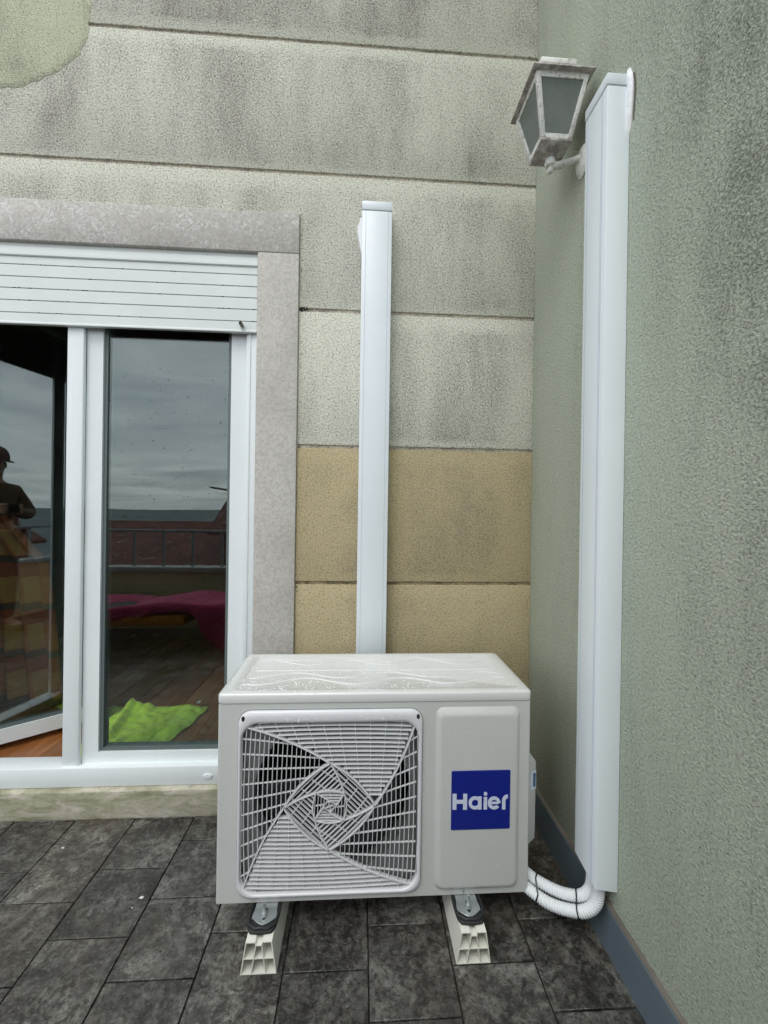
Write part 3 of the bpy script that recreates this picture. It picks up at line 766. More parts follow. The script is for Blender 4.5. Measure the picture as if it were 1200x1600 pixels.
# lid with raised rim
def zl(rect, r, z): return [(x, y, z) for x, y in rrect(*rect, r, 6)]
lid = MB().loft([zl((AX0-.001, AX1+.001, AY0-.002, AY1+.002), .012, LZ+.0012), zl((AX0-.0015, AX1+.0015, AY0-.0025, AY1+.0025), .012, LZ+.003),
    zl((AX0-.0015, AX1+.0015, AY0-.0025, AY1+.0025), .012, AZ1-.006), zl((AX0, AX1, AY0-.001, AY1+.001), .012, AZ1-.0022), zl((AX0+.005, AX1-.005, AY0+.004, AY1-.004), .012, AZ1),
    zl((AX0+.030, AX1-.030, AY0+.022, AY1-.020), .016, AZ1+.0005), zl((AX0+.036, AX1-.036, AY0+.028, AY1-.025), .014, AZ1-.0035)], True, True)
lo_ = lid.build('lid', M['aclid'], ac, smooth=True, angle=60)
MB().box(AX0+.004, AX1-.004, AY0+.001, AY1, LZ-.0005, LZ+.0016).build('lid_seam', M['gasket'], ac)
wv = MB(); zz = AZ1-.0040
def ridge(f, x0, x1, r=.0030):
    pts = [(x0+(x1-x0)*k/60, f(x0+(x1-x0)*k/60), zz) for k in range(61)]; wv.tube(pts, [r*.3]+[r]*59+[r*.3], 8)
ridge(lambda x: -.283, -.925, -.225, .0030)
ridge(lambda x: -.222+.020*math.sin(x*27+.5), -.925, -.245)
ridge(lambda x: -.318+.018*math.sin(x*24+2.0), -.930, -.220)
ridge(lambda x: -.358+.020*math.sin(x*24+1.2), -.930, -.215)
ridge(lambda x: -.192+.012*math.sin(x*27+1.6), -.90, -.26)
tag(wv.build('embossed_waves', M['aclid'], lo_, smooth=True))
# raised service panel
def yl(x0, x1, z0, z1, r, y): return [(x, y, z) for x, z in rrect(x0, x1, z0, z1, r, 6)]
PX0, PX1, PZ0, PZ1 = -.427, -.206, .104, .5735
MB().loft([yl(PX0, PX1, PZ0, PZ1, .020, AY0+.0003), yl(PX0+.0015, PX1-.0015, PZ0+.0015, PZ1-.0015, .019, AY0-.0012), yl(PX0+.009, PX1-.007, PZ0+.006, PZ1-.014, .017, AY0-.0068), yl(PX0+.0125, PX1-.0095, PZ0+.009, PZ1-.0185, .015, AY0-.0085), yl(PX0+.018, PX1-.015, PZ0+.014, PZ1-.024, .012, AY0-.0088)], False, True).build('service_panel', M['acwhite'], ac, smooth=True, angle=60)
PY = AY0-.0088
bd = MB().loft([yl(-.3865, -.2330, .2625, .4140, .004, PY), yl(-.3865, -.2330, .2625, .4140, .004, PY-.0012), yl(-.3855, -.2340, .2635, .4130, .004, PY-.0016)], False, True).build('badge', M['blue'], ac)
# letters
def LP(px, py): return (-.3865+(px-265)*.000279, .2625+(1208-(py+(px-275)*.022))*.000275)
LY = PY-.0016
def letter(polys):
    mb = MB()
    for q_, P in enumerate(polys): mb.prism([LP(*p) for p in P], 1, LY-.0010-.0001*(q_ % 2) - (.0002 if len(P) == 4 and len(polys) > 5 and q_ == len(polys)-1 else 0), LY+.0002+.00003*q_)
    return mb.build('letter', M['letter'], bd)
def rectp(x0, x1, y0, y1): return [(x0, y1), (x1, y1), (x1, y0), (x0, y0)]
def arc(cx_, cy_, ro, ri, a0, a1, n=22, sy=1):
    out = []
    for i in range(n):
        t0, t1 = R(a0+(a1-a0)*i/n), R(a0+(a1-a0)*(i+1)/n)
        out.append([(cx_+ri*math.cos(t0), cy_-ri*sy*math.sin(t0)), (cx_+ro*math.cos(t0), cy_-ro*sy*math.sin(t0)), (cx_+ro*math.cos(t1), cy_-ro*sy*math.sin(t1)), (cx_+ri*math.cos(t1), cy_-ri*sy*math.sin(t1))])
    return out
letter([rectp(276, 313, 868, 1014), rectp(374, 411, 868, 1014), rectp(313.2, 373.8, 924, 958)])
letter(arc(486, 952, 61, 31, 25, 335, 26)+[rectp(513, 546, 893, 1013)])
letter([rectp(566, 598, 898, 1013)]+[[(582+17*math.cos(R(a)), 868+17*math.sin(R(a))) for a in range(0, 360, 24)]])
letter(arc(664, 953, 60, 30, 0, 320, 26)+[rectp(620, 708, 943, 962)])
letter([rectp(738, 770, 930, 1013)]+arc(795, 932, 57, 25, 95, 180, 8))
# screw and sticker bits
o = MB().lathe([(.004, 0), (.004, .0015), (.002, .003)], (0, 0, 0), 10); o.v = [(-.351+x, AY0-z, .0965+y) for x, y, z in o.v]; o.build('screw', M['zinc'], ac, smooth=True)
# valve cover on the right flank
vc = MB(); 
def xl(y0, y1, z0, z1, x): return [(x, y0, z0), (x, y1, z0), (x, y1, z1), (x, y0, z1)]
vc.loft([xl(-.405, -.235, .178, .440, AX1+.0005), xl(-.405, -.235, .178, .440, AX1+.006), xl(-.392, -.245, .192, .400, AX1+.036)], False, True)
vco = vc.build('valve_cover', M['acwhite'], ac, bevel=.004, seg=3)
# small printed sticker on the cover's bevelled front face
def on_cover(u, z, d):   # u: 0..1 outwards from the flank
    x = AX1+.006+.030*u; y = -.405+.013*u; n = Vector((.013, -.030, 0)).normalized(); return Vector((x, y, z))+Vector((.4, -.92, 0))*d
MB().add([on_cover(.40, .328, .0005), on_cover(.98, .328, .0005), on_cover(.98, .378, .0005), on_cover(.40, .378, .0005)], [(0, 1, 2, 3)]).build('sticker', M['sticker'], vco)
MB().add([on_cover(.62, .334, .0009), on_cover(.92, .334, .0009), on_cover(.92, .372, .0009), on_cover(.62, .372, .0009)], [(0, 1, 2, 3)]).build('sticker_print', M['stickprint'], vco)

# ---- fan grille
gm = MB()
HX0, HX1, HZ0, HZ1 = -.9175, -.4715, .1135, .5405      # opening
lo0 = rrect(GX0, GX1, GZ0, GZ1, .032, 8); hi0 = rrect(HX0, HX1, HZ0, HZ1, .045, 8)
def lp(pts, y): return [(x, y, z) for x, z in pts]
def lerp(a, b, k): return [(p[0]+(q[0]-p[0])*k, p[1]+(q[1]-p[1])*k) for p, q in zip(a, b)]
gm.loft([lp(lo0, AY0+.0005), lp(lo0, AY0-.004), lp(lerp(lo0, hi0, .12), AY0-.0075), lp(lerp(lo0, hi0, .35), AY0-.0095), lp(lerp(lo0, hi0, .75), AY0-.0095), lp(lerp(lo0, hi0, .95), AY0-.0075), lp(hi0, AY0-.004), lp(hi0, AY0+.012)], False, False)
go = gm.build('fan_grille', M['frameplastic'], ac, smooth=True, angle=65)
# dark seam around
sm = MB(); ring(rrect(GX0-.0016, GX1+.0016, GZ0-.0016, GZ1+.0016, .0335, 8), rrect(GX0-.0002, GX1+.0002, GZ0-.0002, GZ1+.0002, .032, 8), AY0-.0004, AY0+.001, sm); sm.build('grille_seam', M['gasket'], ac)
for hx in (-.9125, -.4745):
    a = MB().loft([[(hx+.0042*math.cos(R(t)), y, .5545+.0065*math.sin(R(t))) for t in range(0, 360, 24)] for y in (AY0-.0090, AY0-.0098)], False, True); a.build('screw_hole', M['dark'], go)
gcx, gcz, gsx, gsz = -.6960, .3265, .2220, .2130
def gp(u, v): return (gcx+gsx*u, gcz+gsz*v)
Y0, Y1 = AY0-.0040, AY0+.0065
def rot(p, k):
    x, y = p
    for _ in range(k % 4): x, y = y, -x      # clockwise quarter turns
    return (x, y)
def ribbon(pts, w=.0016, y0=Y0, y1=Y1, name='grille_rib', tilt=0):
    """blade standing on edge along a polyline in the grille plane"""
    P = [Vector(gp(*p)) for p in pts]; L = []; Rr = []
    for i, p in enumerate(P):
        d = (P[min(i+1, len(P)-1)]-P[max(i-1, 0)])
        if d.length < 1e-7: d = Vector((1, 0))
        d.normalize(); nn = Vector((-d.y, d.x))*w/2; L.append(p+nn); Rr.append(p-nn)
    n = len(P); vs = [(q.x, y0, q.y) for q in L]+[(q.x, y0, q.y) for q in Rr]+[(q.x, y1, q.y+tilt) for q in L]+[(q.x, y1, q.y+tilt) for q in Rr]
    fs = []
    for i in range(n-1):
        fs += [(i, i+1, n+i+1, n+i), (2*n+i, 3*n+i, 3*n+i+1, 2*n+i+1), (i, 2*n+i, 2*n+i+1, i+1), (n+i, n+i+1, 3*n+i+1, 3*n+i)]
    fs += [(0, n, 3*n, 2*n), (n-1, 3*n-1, 4*n-1, 2*n-1)]
    return MB().add(vs, fs).build(name, M['grille'], go)
def inside(p, poly):
    x, y = p; c_ = False; j = len(poly)-1
    for i in range(len(poly)):
        xi, yi = poly[i]; xj, yj = poly[j]
        if (yi > y) != (yj > y) and x < (xj-xi)*(y-yi)/(yj-yi)+xi: c_ = not c_
        j = i
    return c_
def qcurve(a, b, bow, n=14):
    ax, ay = a; bx, by = b; mx_, my = (ax+bx)/2, (ay+by)/2; nx_, ny_ = -(by-ay), (bx-ax); q = math.hypot(nx_, ny_)
    cxq, cyq = mx_+nx_/q*bow*2, my+ny_/q*bow*2
    return [((1-t)**2*ax+2*t*(1-t)*cxq+t*t*bx, (1-t)**2*ay+2*t*(1-t)*cyq+t*t*by) for t in [i/n for i in range(n+1)]]
# spiral of squares: level 0 corners, 1 diamond, 2 square, 3 small diamond
V = [[rot((-.965, .965), k) for k in range(4)], [rot((.0, .515), k) for k in range(4)], [rot((.165, .155), k-0) for k in range(4)], [rot((.02, -.06), k) for k in range(4)]]
# level-0 corner k (TL,TR,BR,BL) sends its arm to diamond vertex k (top,right,bottom,left), then on to k+1
clip0 = [((x-gcx)/gsx, (z-gcz)/gsz) for x, z in rrect(HX0, HX1, HZ0, HZ1, .045, 6)]
arms = {}
for lv in range(3):
    bow = (.055, .03, .012)[lv]
    for k in range(4):
        a, b = V[lv][k], V[lv+1][k]; c_ = V[lv+1][(k+1) % 4]
        arms[lv, k] = (qcurve(a, b, bow*.8 if lv == 0 else bow*.5), qcurve(b, c_, bow if lv < 2 else .01))
        ribbon(arms[lv, k][0]+arms[lv, k][1][1:], (.0034, .0028, .0022)[lv], Y0-.0015, Y1, 'grille_arm')
ribbon(qcurve(V[3][0], V[3][2], 0, 2), .002); ribbon(qcurve(V[3][1], V[3][3], 0, 2), .002)
def spans(fn, poly, n=40, extra=None):
    out = []; cur = []
    for i in range(n+1):
        p = fn(i/n)
        if inside(p, poly) and (extra is None or inside(p, extra)): cur.append(p)
        else:
            if len(cur) > 2: out.append(cur)
            cur = []
    if len(cur) > 2: out.append(cur)
    return out
for lv in range(3):
    for k in range(4):
        k1 = (k+1) % 4
        a0 = arms[lv, k][0]; a1 = arms[lv, k][1]; b0 = arms[lv, k1][0]
        # region: Vk -> Wk -> Wk+1 -> Vk+1 and back along the outer edge
        if lv == 0:
            c1, c2 = rot((-1.2, 1.2), k), rot((1.2, 1.2), k)
            outer_e = [c2, c1]
        else: outer_e = arms[lv-1, (k) % 4][1][::-1] if lv == 1 else arms[lv-1, k][1][::-1]
        if lv == 1:
            # outer edge joins diamond vertex k to k+1
            outer_e = arms[0, k][1][::-1]
        if lv == 2: outer_e = arms[1, k][1][::-1]
        poly = a0 + a1[1:] + b0[::-1][1:] + outer_e
        clip = clip0 if lv == 0 else None
        n_sl = (19, 8, 4)[lv]
        va, vb = Vector(V[lv][k]), Vector(V[lv][k1]); e = (vb-va).normalized(); nin = Vector((e.y, -e.x))
        depth = (0.965+.035 if lv == 0 else 0)
        L = (vb-va).length
        wid = (.052, .046, .034)[lv]
        off0 = -.03 if lv == 0 else -.02
        top = lv == 0 and k in (0, 2)
        for s in range(n_sl+4):
            d = off0+.012+s*wid
            bow = (.035, .02, .0)[lv]
            def fn(t, d=d, bow=bow): 
                q = va + e*(-.15+t*(L+.3)) + nin*(d-bow*4*t*(1-t)*(1 if lv == 0 else .5)); return (q.x, q.y)
            for sp in spans(fn, poly, 60, clip):
                if len(sp) < 4: continue
                # thin the point list
                q = sp[::3]+([sp[-1]] if (len(sp)-1) % 3 else [])
                if top: ribbon(q, .0018, Y0, Y1+.0005, 'grille_slat', tilt=.0008)
                else: ribbon(q, .0014, Y0, Y1-.003, 'grille_slat')
        # cross ribs sweeping across the slats
        n_cr = (10, 4, 1)[lv]
        for s in range(n_cr):
            f = (s+.8)/(n_cr+.6)
            if lv == 0:
                # in the left-hand sector's frame: start on the outer edge, bend inwards
                a = va + e*(L*f); tx = f
                slope = .95*(1-f)**1.3*1.0 - .22*f
                def fn(t, a=a, slope=slope):
                    q = a - nin*.05 + nin*(t*1.15) + e*(slope*(t*1.0)*(.75+.25*t)); return (q.x, q.y)
            else:
                a = va + e*(L*f)
                def fn(t, a=a):
                    q = a + nin*(t*.6) + e*(.10*t); return (q.x, q.y)
            for sp in spans(fn, poly, 50, clip):
                q = sp[::5]+([sp[-1]] if (len(sp)-1) % 5 else [])
                if len(q) < 2: continue
                ribbon(q, .0014, Y0+.0015, Y1-.004, 'grille_rib')
# shroud, cavity and fan
fx, fz, fr_ = -.690, .336, .203
inn = [(fx+fr_*math.cos(R(a)), fz+fr_*math.sin(R(a))) for a in range(0, 360, 6)]
out_ = []
for a in range(0, 360, 6):
    dx, dz = math.cos(R(a)), math.sin(R(a)); x0, x1, z0, z1 = AX0+.02, -.445, AZ0+.006, LZ-.004
    ts = [((x1 if dx > 0 else x0)-fx)/dx] if abs(dx) > 1e-6 else []
    if abs(dz) > 1e-6: ts.append(((z1 if dz > 0 else z0)-fz)/dz)
    t = min(ts); out_.append((fx+dx*t, fz+dz*t))
so_ = MB(); so_.loft([lp(out_, AY0+.022), lp(inn, AY0+.022), lp(inn, AY0+.07)], False, False); so_.build('fan_shroud', M['shroud'], ac, smooth=True, angle=30)
MB().box(AX0+.01, -.44, AY1-.03, AY1-.02, AZ0+.004, LZ-.004).build('condenser', M['fin'], ac)
MB().box(-.442, -.438, AY0+.004, AY1-.02, AZ0+.004, LZ-.004).build('divider', M['fin'], ac)
fan = MB().lathe([(.0, 0), (.045, .0), (.052, .01), (.052, .07), (.0, .07)], (0, 0, 0), 24); fan.v = [(fx+x, AY0+.045+z, fz+y) for x, y, z in fan.v]
fo = fan.build('fan', M['fan'], ac, smooth=True)
for b in range(3):
    vs = []; nr, na = 6, 10
    for i in range(nr+1):
        r = .05+.145*i/nr
        for j in range(na+1):
            a = R(b*120+10+ (25+75*j/na) + 22*i/nr); vs.append((fx+r*math.cos(a), AY0+.05+.075*(j/na), fz+r*math.sin(a)))
    fs = [(i*(na+1)+j, i*(na+1)+j+1, (i+1)*(na+1)+j+1, (i+1)*(na+1)+j) for i in range(nr) for j in range(na)]
    bo = MB().add(vs, fs).build('blade', M['fan'], fo, smooth=True, angle=180); s = bo.modifiers.new('t', 'SOLIDIFY'); s.thickness = .003
# drops on lid, top of grille and panel
drops(0, 3000, .0008, .0027, Vector((0, 0, 1)), lambda rr: (lambda x, y: (Vector((x, y, AZ1-.0033 if (AX0+.036 < x < AX1-.036 and AY0+.028 < y < AY1-.025) else AZ1)), rr.random() < .35+.65*max(0, min(1, (-.3-x)/.35))))(rr.uniform(AX0+.01, AX1-.012), rr.uniform(AY0+.008, AY1-.01)), 'rain_drops', lo_, 9, .45)
drops(0, 170, .0006, .0016, Vector((0, -1, 0)), lambda rr: (lambda x, z: (Vector((x, AY0-.0002 if x < -.43 or x > -.2 else PY, z)), x < GX0-.004 or (-.40 < x < -.225 and (z > .42 or z < .258))))(rr.uniform(AX0+.008, -.19), rr.uniform(.13, .55)), 'rain_drops', ac, 11, .45)
drops(0, 110, .0006, .0016, Vector((0, -1, 0)), lambda rr: (Vector((rr.uniform(GX0+.02, GX1-.02), AY0-.0096, rr.uniform(.5445, .562))), True), 'rain_drops', go, 12, .45)

# ------------------------------------------------------------------ feet
def foot_bracket(x, y):
    # steel foot of the unit with a slotted tongue
    pts = [(x-.027, AY0+.06), (x-.027, y+.020), (x-.0295, y+.008), (x-.0295, y-.002), (x-.012, y-.014), (x, y-.020), (x+.012, y-.014), (x+.0295, y-.002), (x+.0295, y+.008), (x+.027, y+.020), (x+.027, AY0+.06)]
    MB().prism(pts, 2, .0835, .0865).build('foot_bracket', M['zinc'], ac, bevel=.0006, seg=1)
    MB().prism([(x+.0065*math.cos(R(a)), y+.007+.0155*math.sin(R(a))) for a in range(0, 360, 20)], 2, .0866, .0868).build('foot_slot', M['dark'], ac)
foot_bracket(-.848, -.472); foot_bracket(-.345, -.474)
for x in (-.848, -.345):
    MB().prism([(x-.027, AY1-.05), (x+.027, AY1-.05), (x+.027, AY1+.03), (x-.027, AY1+.03)], 2, .0835, .0865).build('foot_bracket', M['zinc'], ac)
blk = None
def block(cx_, label):
    t = thing('mounting_block', (cx_, -.295, 0), label, 'mounting block', 'plastic mounting blocks under the unit')
    b = MB(); w = .0009; ya, yb = -.520, -.072
    def wall(p, q, ww=w):
        d = Vector((q[0]-p[0], q[1]-p[1])).normalized(); n_ = Vector((-d.y, d.x))*ww
        b.prism([(cx_+p[0]-n_.x, p[1]-n_.y), (cx_+q[0]-n_.x, q[1]-n_.y), (cx_+q[0]+n_.x, q[1]+n_.y), (cx_+p[0]+n_.x, p[1]+n_.y)], 1, ya+random.uniform(0, .0006), yb)
    wall((-.0405, .001), (.0405, .001), .001)
    wall((-.0405, .001), (-.029, .0745), .0012); wall((.0405, .001), (.029, .0745), .0012)
    wall((-.029, .0740), (-.0085, .0740), .0011); wall((.0085, .0740), (.029, .0740), .0011)
    wall((-.0085, .0740), (-.0065, .0665)); wall((.0085, .0740), (.0065, .0665)); wall((-.0065, .0665), (.0065, .0665))
    wall((-.0068, .066), (-.0165, .0015)); wall((.0068, .066), (.0165, .0015))
    wall((-.0355, .036), (.0355, .036))
    b.build('block_body', M['block'], t)
    y = -.473
    pts = [(-.0345, .045), (-.036, .0), (-.0335, -.018), (-.026, -.030), (.0, -.0335), (.026, -.030), (.0335, -.018), (.036, 0), (.0345, .045)]
    MB().prism([(cx_+a, y+b_) for a, b_ in pts], 2, .0755, .0832).build('rubber_pad', M['rubber'], t, bevel=.0025, seg=2)
    lip = MB()
    for sx in (-1, 1):
        lip.tube([(cx_+sx*.0335, y+.044, .084), (cx_+sx*.0345, y+.004, .085), (cx_+sx*.030, y-.016, .085), (cx_+sx*.014, y-.026, .0855), (cx_, y-.0235, .085)], .0042, 8)
    lip.build('pad_lip', M['rubber'], t, smooth=True)
    bt = MB().tube([(cx_, y+.006, .080), (cx_, y+.007, .1145)], .0036, 10)
    bo = bt.build('bolt', M['zinc'], t, smooth=True)
    MB().prism([(cx_+.0072*math.cos(R(60*k+10)), y+.006+.0072*math.sin(R(60*k+10))) for k in range(6)], 2, .0882, .0948).build('nut', M['zinc'], bo, bevel=.0008, seg=1)
    MB().prism([(cx_+.0095*math.cos(R(24*k)), y+.006+.0095*math.sin(R(24*k))) for k in range(15)], 2, .0869, .0881).build('washer', M['zinc'], bo)
    return t
block(-.8495, 'ivory hollow plastic mounting block under the fan side of the unit')
block(-.344, 'ivory hollow plastic mounting block under the badge side of the unit')

# ------------------------------------------------------------------ lagged pipes
def catmull(P, n=14):
    P = [Vector(p) for p in P]; P = [P[0]*2-P[1]]+P+[P[-1]*2-P[-2]]; out = []
    for i in range(1, len(P)-2):
        for k in range(n):
            t = k/n; a, b, c_, d = P[i-1:i+3]
            out.append(.5*((2*b)+(-a+c_)*t+(2*a-5*b+4*c_-d)*t*t+(-a+3*b-3*c_+d)*t**3))
    out.append(P[-2]); return out
def pipe(P, r, label):
    pts = catmull(P, 30); q = []; rs_ = []
    L = 0; last = pts[0]; res = []
    dense = []
    for i in range(len(pts)-1):
        seg = (pts[i+1]-pts[i]).length; m_ = max(1, int(seg/.0011))
        for k in range(m_): dense.append(pts[i].lerp(pts[i+1], k/m_))
    s = 0
    for i, p in enumerate(dense):
        if i: s += (p-dense[i-1]).length
        rs_.append(r*(1+.075*math.sin(s*2*math.pi/.0062)))
    o = MB().tube(dense, rs_, 20).build('insulated_pipe', M['lag'], smooth=True, origin=tuple(dense[len(dense)//2]), angle=180)
    return tag(o, label, 'pipe', 'white insulated pipes')
p1 = pipe([(-.235, -.330, .155), (-.195, -.372, .122), (-.160, -.408, .105), (-.125, -.432, .097), (-.092, -.452, .096), (-.060, -.468, .103), (-.042, -.478, .122), (-.034, -.482, .155), (-.032, -.480, .25)], .0132, 'upper white insulated pipe curving from the unit up into the tall duct')
p2 = pipe([(-.240, -.360, .130), (-.200, -.402, .100), (-.165, -.434, .085), (-.130, -.458, .076), (-.090, -.479, .078), (-.058, -.495, .090), (-.036, -.503, .115), (-.029, -.504, .155), (-.028, -.504, .24)], .0137, 'lower white insulated pipe, sagging furthest, between the unit and tall duct')
def tie(c1, c2, ax, par):
    ax = Vector(ax).normalized(); c1 = Vector(c1); c2 = Vector(c2); d = (c2-c1); d = (d-ax*d.dot(ax)).normalized(); e_ = ax.cross(d); r = .0148; P = []
    for a in range(-90, 91, 15): P.append(c2+d*r*math.cos(R(a))+e_*r*math.sin(R(a)))
    for a in range(90, 271, 15): P.append(c1+d*r*math.cos(R(a))+e_*r*math.sin(R(a)))
    P.append(P[0]); mb = MB().tube(P, .0019, 6); h = c2+d*r; mb.box(h.x-.004, h.x+.004, h.y-.004, h.y+.003, h.z-.004, h.z+.003)
    return mb.build('cable_tie', M['cable'], par)
tie((-.150, -.416, .102), (-.155, -.442, .081), (.78, -.55, -.2), p2)
tie((-.062, -.467, .102), (-.072, -.487, .084), (.85, -.42, .28), p2)

# ------------------------------------------------------------------ little things on the floor
def scrap(name, mat, x, y, r, label, cat, group=None, flat=.25, seed=0):
    rr = random.Random(seed); pts = [(x+r*rr.uniform(.6, 1.1)*math.cos(R(a)), y+r*.6*rr.uniform(.6, 1.1)*math.sin(R(a))) for a in range(0, 360, 40)]
    o = MB().loft([[(a, b, .0002) for a, b in pts], [(a, b, r*flat) for a, b in pts], [(x+(a-x)*.5, y+(b-y)*.5, r*flat*1.5) for a, b in pts]], True, True).build(name, mat, smooth=True, origin=(x, y, 0)); return tag(o, label, cat, group)
scrap('wall_chip', M['chip'], -1.216, -.317, .0075, 'larger white chip lying on the tiles left of the unit', 'chip', 'white chips on the floor', seed=1)
scrap('wall_chip', M['chip'], -1.550, -.137, .005, 'white chip on the tiles in front of the left end of the sill', 'chip', 'white chips on the floor', seed=2)
scrap('wall_chip', M['chip'], -1.226, -.345, .0028, 'tiny white chip just below the larger chip on the tiles', 'chip', 'white chips on the floor', seed=3)
scrap('dead_leaf', M['leaf'], -.135, -.470, .0085, 'dark dead leaf on the tile below the pipes', 'leaf', 'dead leaves by the skirting', seed=4)
scrap('dead_leaf', M['leaf'], -.056, -.598, .0080, 'dark dead leaf beside the skirting near the lower right corner', 'leaf', 'dead leaves by the skirting', seed=5)
scrap('dead_leaf', M['leaf'], -.085, -.515, .0040, 'smallest dark leaf scrap midway between the other two leaves', 'leaf', 'dead leaves by the skirting', seed=6)

# ------------------------------------------------------------------ the terrace behind the camera, seen in the panes
pw_ = thing('parapet_wall', (-1.0, -2.3, 0), 'yellow rendered parapet wall reflected in the right pane', 'wall')
MB().box(-4.6, 3.2, -2.32, -2.22, -.35, .50).build('wall_body', M['ochre'], pw_)
MB().box(-4.6, 3.2, -2.345, -2.195, .501, .545).build('coping', M['coping'], pw_, bevel=.006)
rl = thing('railing', (-1.0, -2.27, .55), 'grey metal railing along the parapet, reflected in the glass', 'railing')
MB().box(-4.6, 3.2, -2.285, -2.255, .855, .880).build('top_rail', M['rail'], rl, bevel=.004)
pst = None
for i in range(30):
    x = -4.5+.26*i
    if pst is None: pst = MB().box(x-.009, x+.009, -2.279, -2.261, .546, .8545).build('baluster', M['rail'], rl); px0 = x
    else:
        o = pst.copy(); COL.objects.link(o); o.parent = rl; o.location = (x-px0, 0, 0)
bn = thing('low_bench', (-2.2, -1.8, 0), 'low dark bench under a magenta sheet, reflected in the right pane', 'bench')
MB().box(-3.1, -1.5, -2.05, -1.62, .27, .315).build('seat', M['bench'], bn, bevel=.01)
for x in (-3.05, -1.6):
    for y in (-2.02, -1.67): MB().box(x-.02, x+.02, y-.02, y+.02, .0, .27).build('leg', M['bench'], bn)
cu = MB().box(-2.75, -1.95, -1.98, -1.60, .175, .268).build('cushion', M['orangec'], bevel=.03, seg=4, origin=(-2.35, -1.8, .17)); tag(cu, 'orange cushion tucked under the bench with the magenta sheet', 'cushion')
sh_ = MB(); nx, ny = 70, 30; vs = []
for j in range(ny+1):
    for i in range(nx+1):
        u, v = i/nx, j/ny; x = -3.15+1.75*u
        drop = .06+.24*math.exp(-((x+1.66)/.17)**4)+.03*math.sin(x*7)
        s = v*(.45+drop)
        if s < .45: y = -2.06+s; z = .325+.022*mnoise.noise(Vector((x*3, y*5, 0)))+.012*math.sin(x*9+y*6)
        else: y = -1.60+.012*math.sin(x*30)*(s-.45)*8; z = .322-(s-.45)
        z += .035*math.exp(-((x+1.9)/.3)**2)*(1 if s < .45 else 0)
        vs.append((x, y, z))
sh_.add(vs, [(j*(nx+1)+i, j*(nx+1)+i+1, (j+1)*(nx+1)+i+1, (j+1)*(nx+1)+i) for j in range(ny) for i in range(nx)])
mo = sh_.build('sheet', M['magenta'], smooth=True, origin=(-2.2, -1.8, .32), angle=180); tag(mo, 'magenta sheet draped over the low bench, seen reflected in the right pane', 'sheet')
s = mo.modifiers.new('t', 'SOLIDIFY'); s.thickness = .003

def house(x0, x1, y0, y1, eave, ridge_z, label, wall=None, chim=None, wins=True):
    t = thing('house', ((x0+x1)/2, (y0+y1)/2, -12), label, 'house', 'houses beyond the terrace')
    MB().box(x0, x1, y0, y1, -12, eave).build('wall', wall or M['housewall'], t)
    ym = (y0+y1)/2; e_ = .35
    ro = MB().prism([(y0-e_, eave-.12), (ym, ridge_z), (y1+e_, eave-.12), (y1+e_, eave), (ym, ridge_z+.14), (y0-e_, eave)], 0, x0-e_, x1+e_).build('roof', M['roof'], t)
    if chim: MB().box(chim[0]-.35, chim[0]+.35, chim[1]-.3, chim[1]+.3, eave, chim[2]).build('chimney', M['housewall2'], ro, bevel=.03)
    if wins:
        k = 0; x = x0+1.0
        while x < x1-1:
            MB().box(x, x+.9, y1+.002, y1+.06, eave-1.7, eave-.5).build('window', M['window'], t); x += 2.1
    return t
house(-13.5, -7.2, -21, -14.5, -1.6, .35, 'wide red roofed house beyond the railing, left in the right pane reflection')
house(-8.6, -4.7, -15.5, -11.5, -.75, .10, 'low red roofed house with pale wall beyond the railing')
h3 = house(-4.6, -1.2, -15, -10.6, .45, 1.75, 'taller red roofed house under the television aerial', M['housewall2'])
house(3.0, 9.8, -19, -13.6, -.2, 1.15, 'red roofed house with a square chimney, reflected in the open leaf', M['housewall2'], (9.3, -14.2, 1.75))
house(-26, -16, -34, -26, -3, -.6, 'far red roofed house at the edge of the hill')
ae = thing('tv_aerial', (-4.35, -10.9, .45), 'thin television aerial on a mast above the taller house roof', 'aerial')
MB().tube([(-4.35, -10.9, .3), (-4.35, -10.9, 1.62)], .032, 6).build('mast', M['aerial'], ae)
bm_ = MB().tube([(-5.1, -10.9, 1.72), (-4.2, -10.9, 1.58)], .03, 6)
for k in range(7): bm_.tube([(-5.05+.12*k, -11.15, 1.71-.018*k), (-5.05+.12*k, -10.65, 1.71-.018*k)], .018, 5)
bm_.build('boom', M['aerial'], ae)

# ------------------------------------------------------------------ the person holding the phone, dimly mirrored in the open leaf
def skinned(name, nodes, edges, mat, parent, sub=1):
    org = ORG[parent.name]
    me = bpy.data.meshes.new(name); bm = bmesh.new(); ly = bm.verts.layers.skin.verify(); keys = list(nodes)
    vs = {}
    for i, k in enumerate(keys):
        p, r = nodes[k]; v = bm.verts.new(Vector(p)-org); v[ly].radius = (r, r) if not hasattr(r, '__len__') else r; v[ly].use_root = (i == 0); vs[k] = v
    for a, b in edges: bm.edges.new((vs[a], vs[b]))
    bm.to_mesh(me); bm.free(); me.materials.append(mat)
    o = link(name, me, parent); m1 = o.modifiers.new('skin', 'SKIN'); m1.use_smooth_shade = True
    m2 = o.modifiers.new('sub', 'SUBSURF'); m2.levels = m2.render_levels = sub; return o
px, py = -.525, -1.80
pe = thing('person', (px, py, 0), 'person in brown jacket and cap, dimly mirrored in the open door leaf', 'person')
N = {'pel': ((px, py, .86), .10), 'bel': ((px, py, 1.0), .10), 'chest': ((px, py, 1.17), .115), 'nk': ((px, py, 1.285), .05), 'jaw': ((px, py+.015, 1.355), .060), 'skull': ((px, py-.005, 1.46), .085)}
Eg = [('pel', 'bel'), ('bel', 'chest'), ('chest', 'nk'), ('nk', 'jaw'), ('jaw', 'skull')]
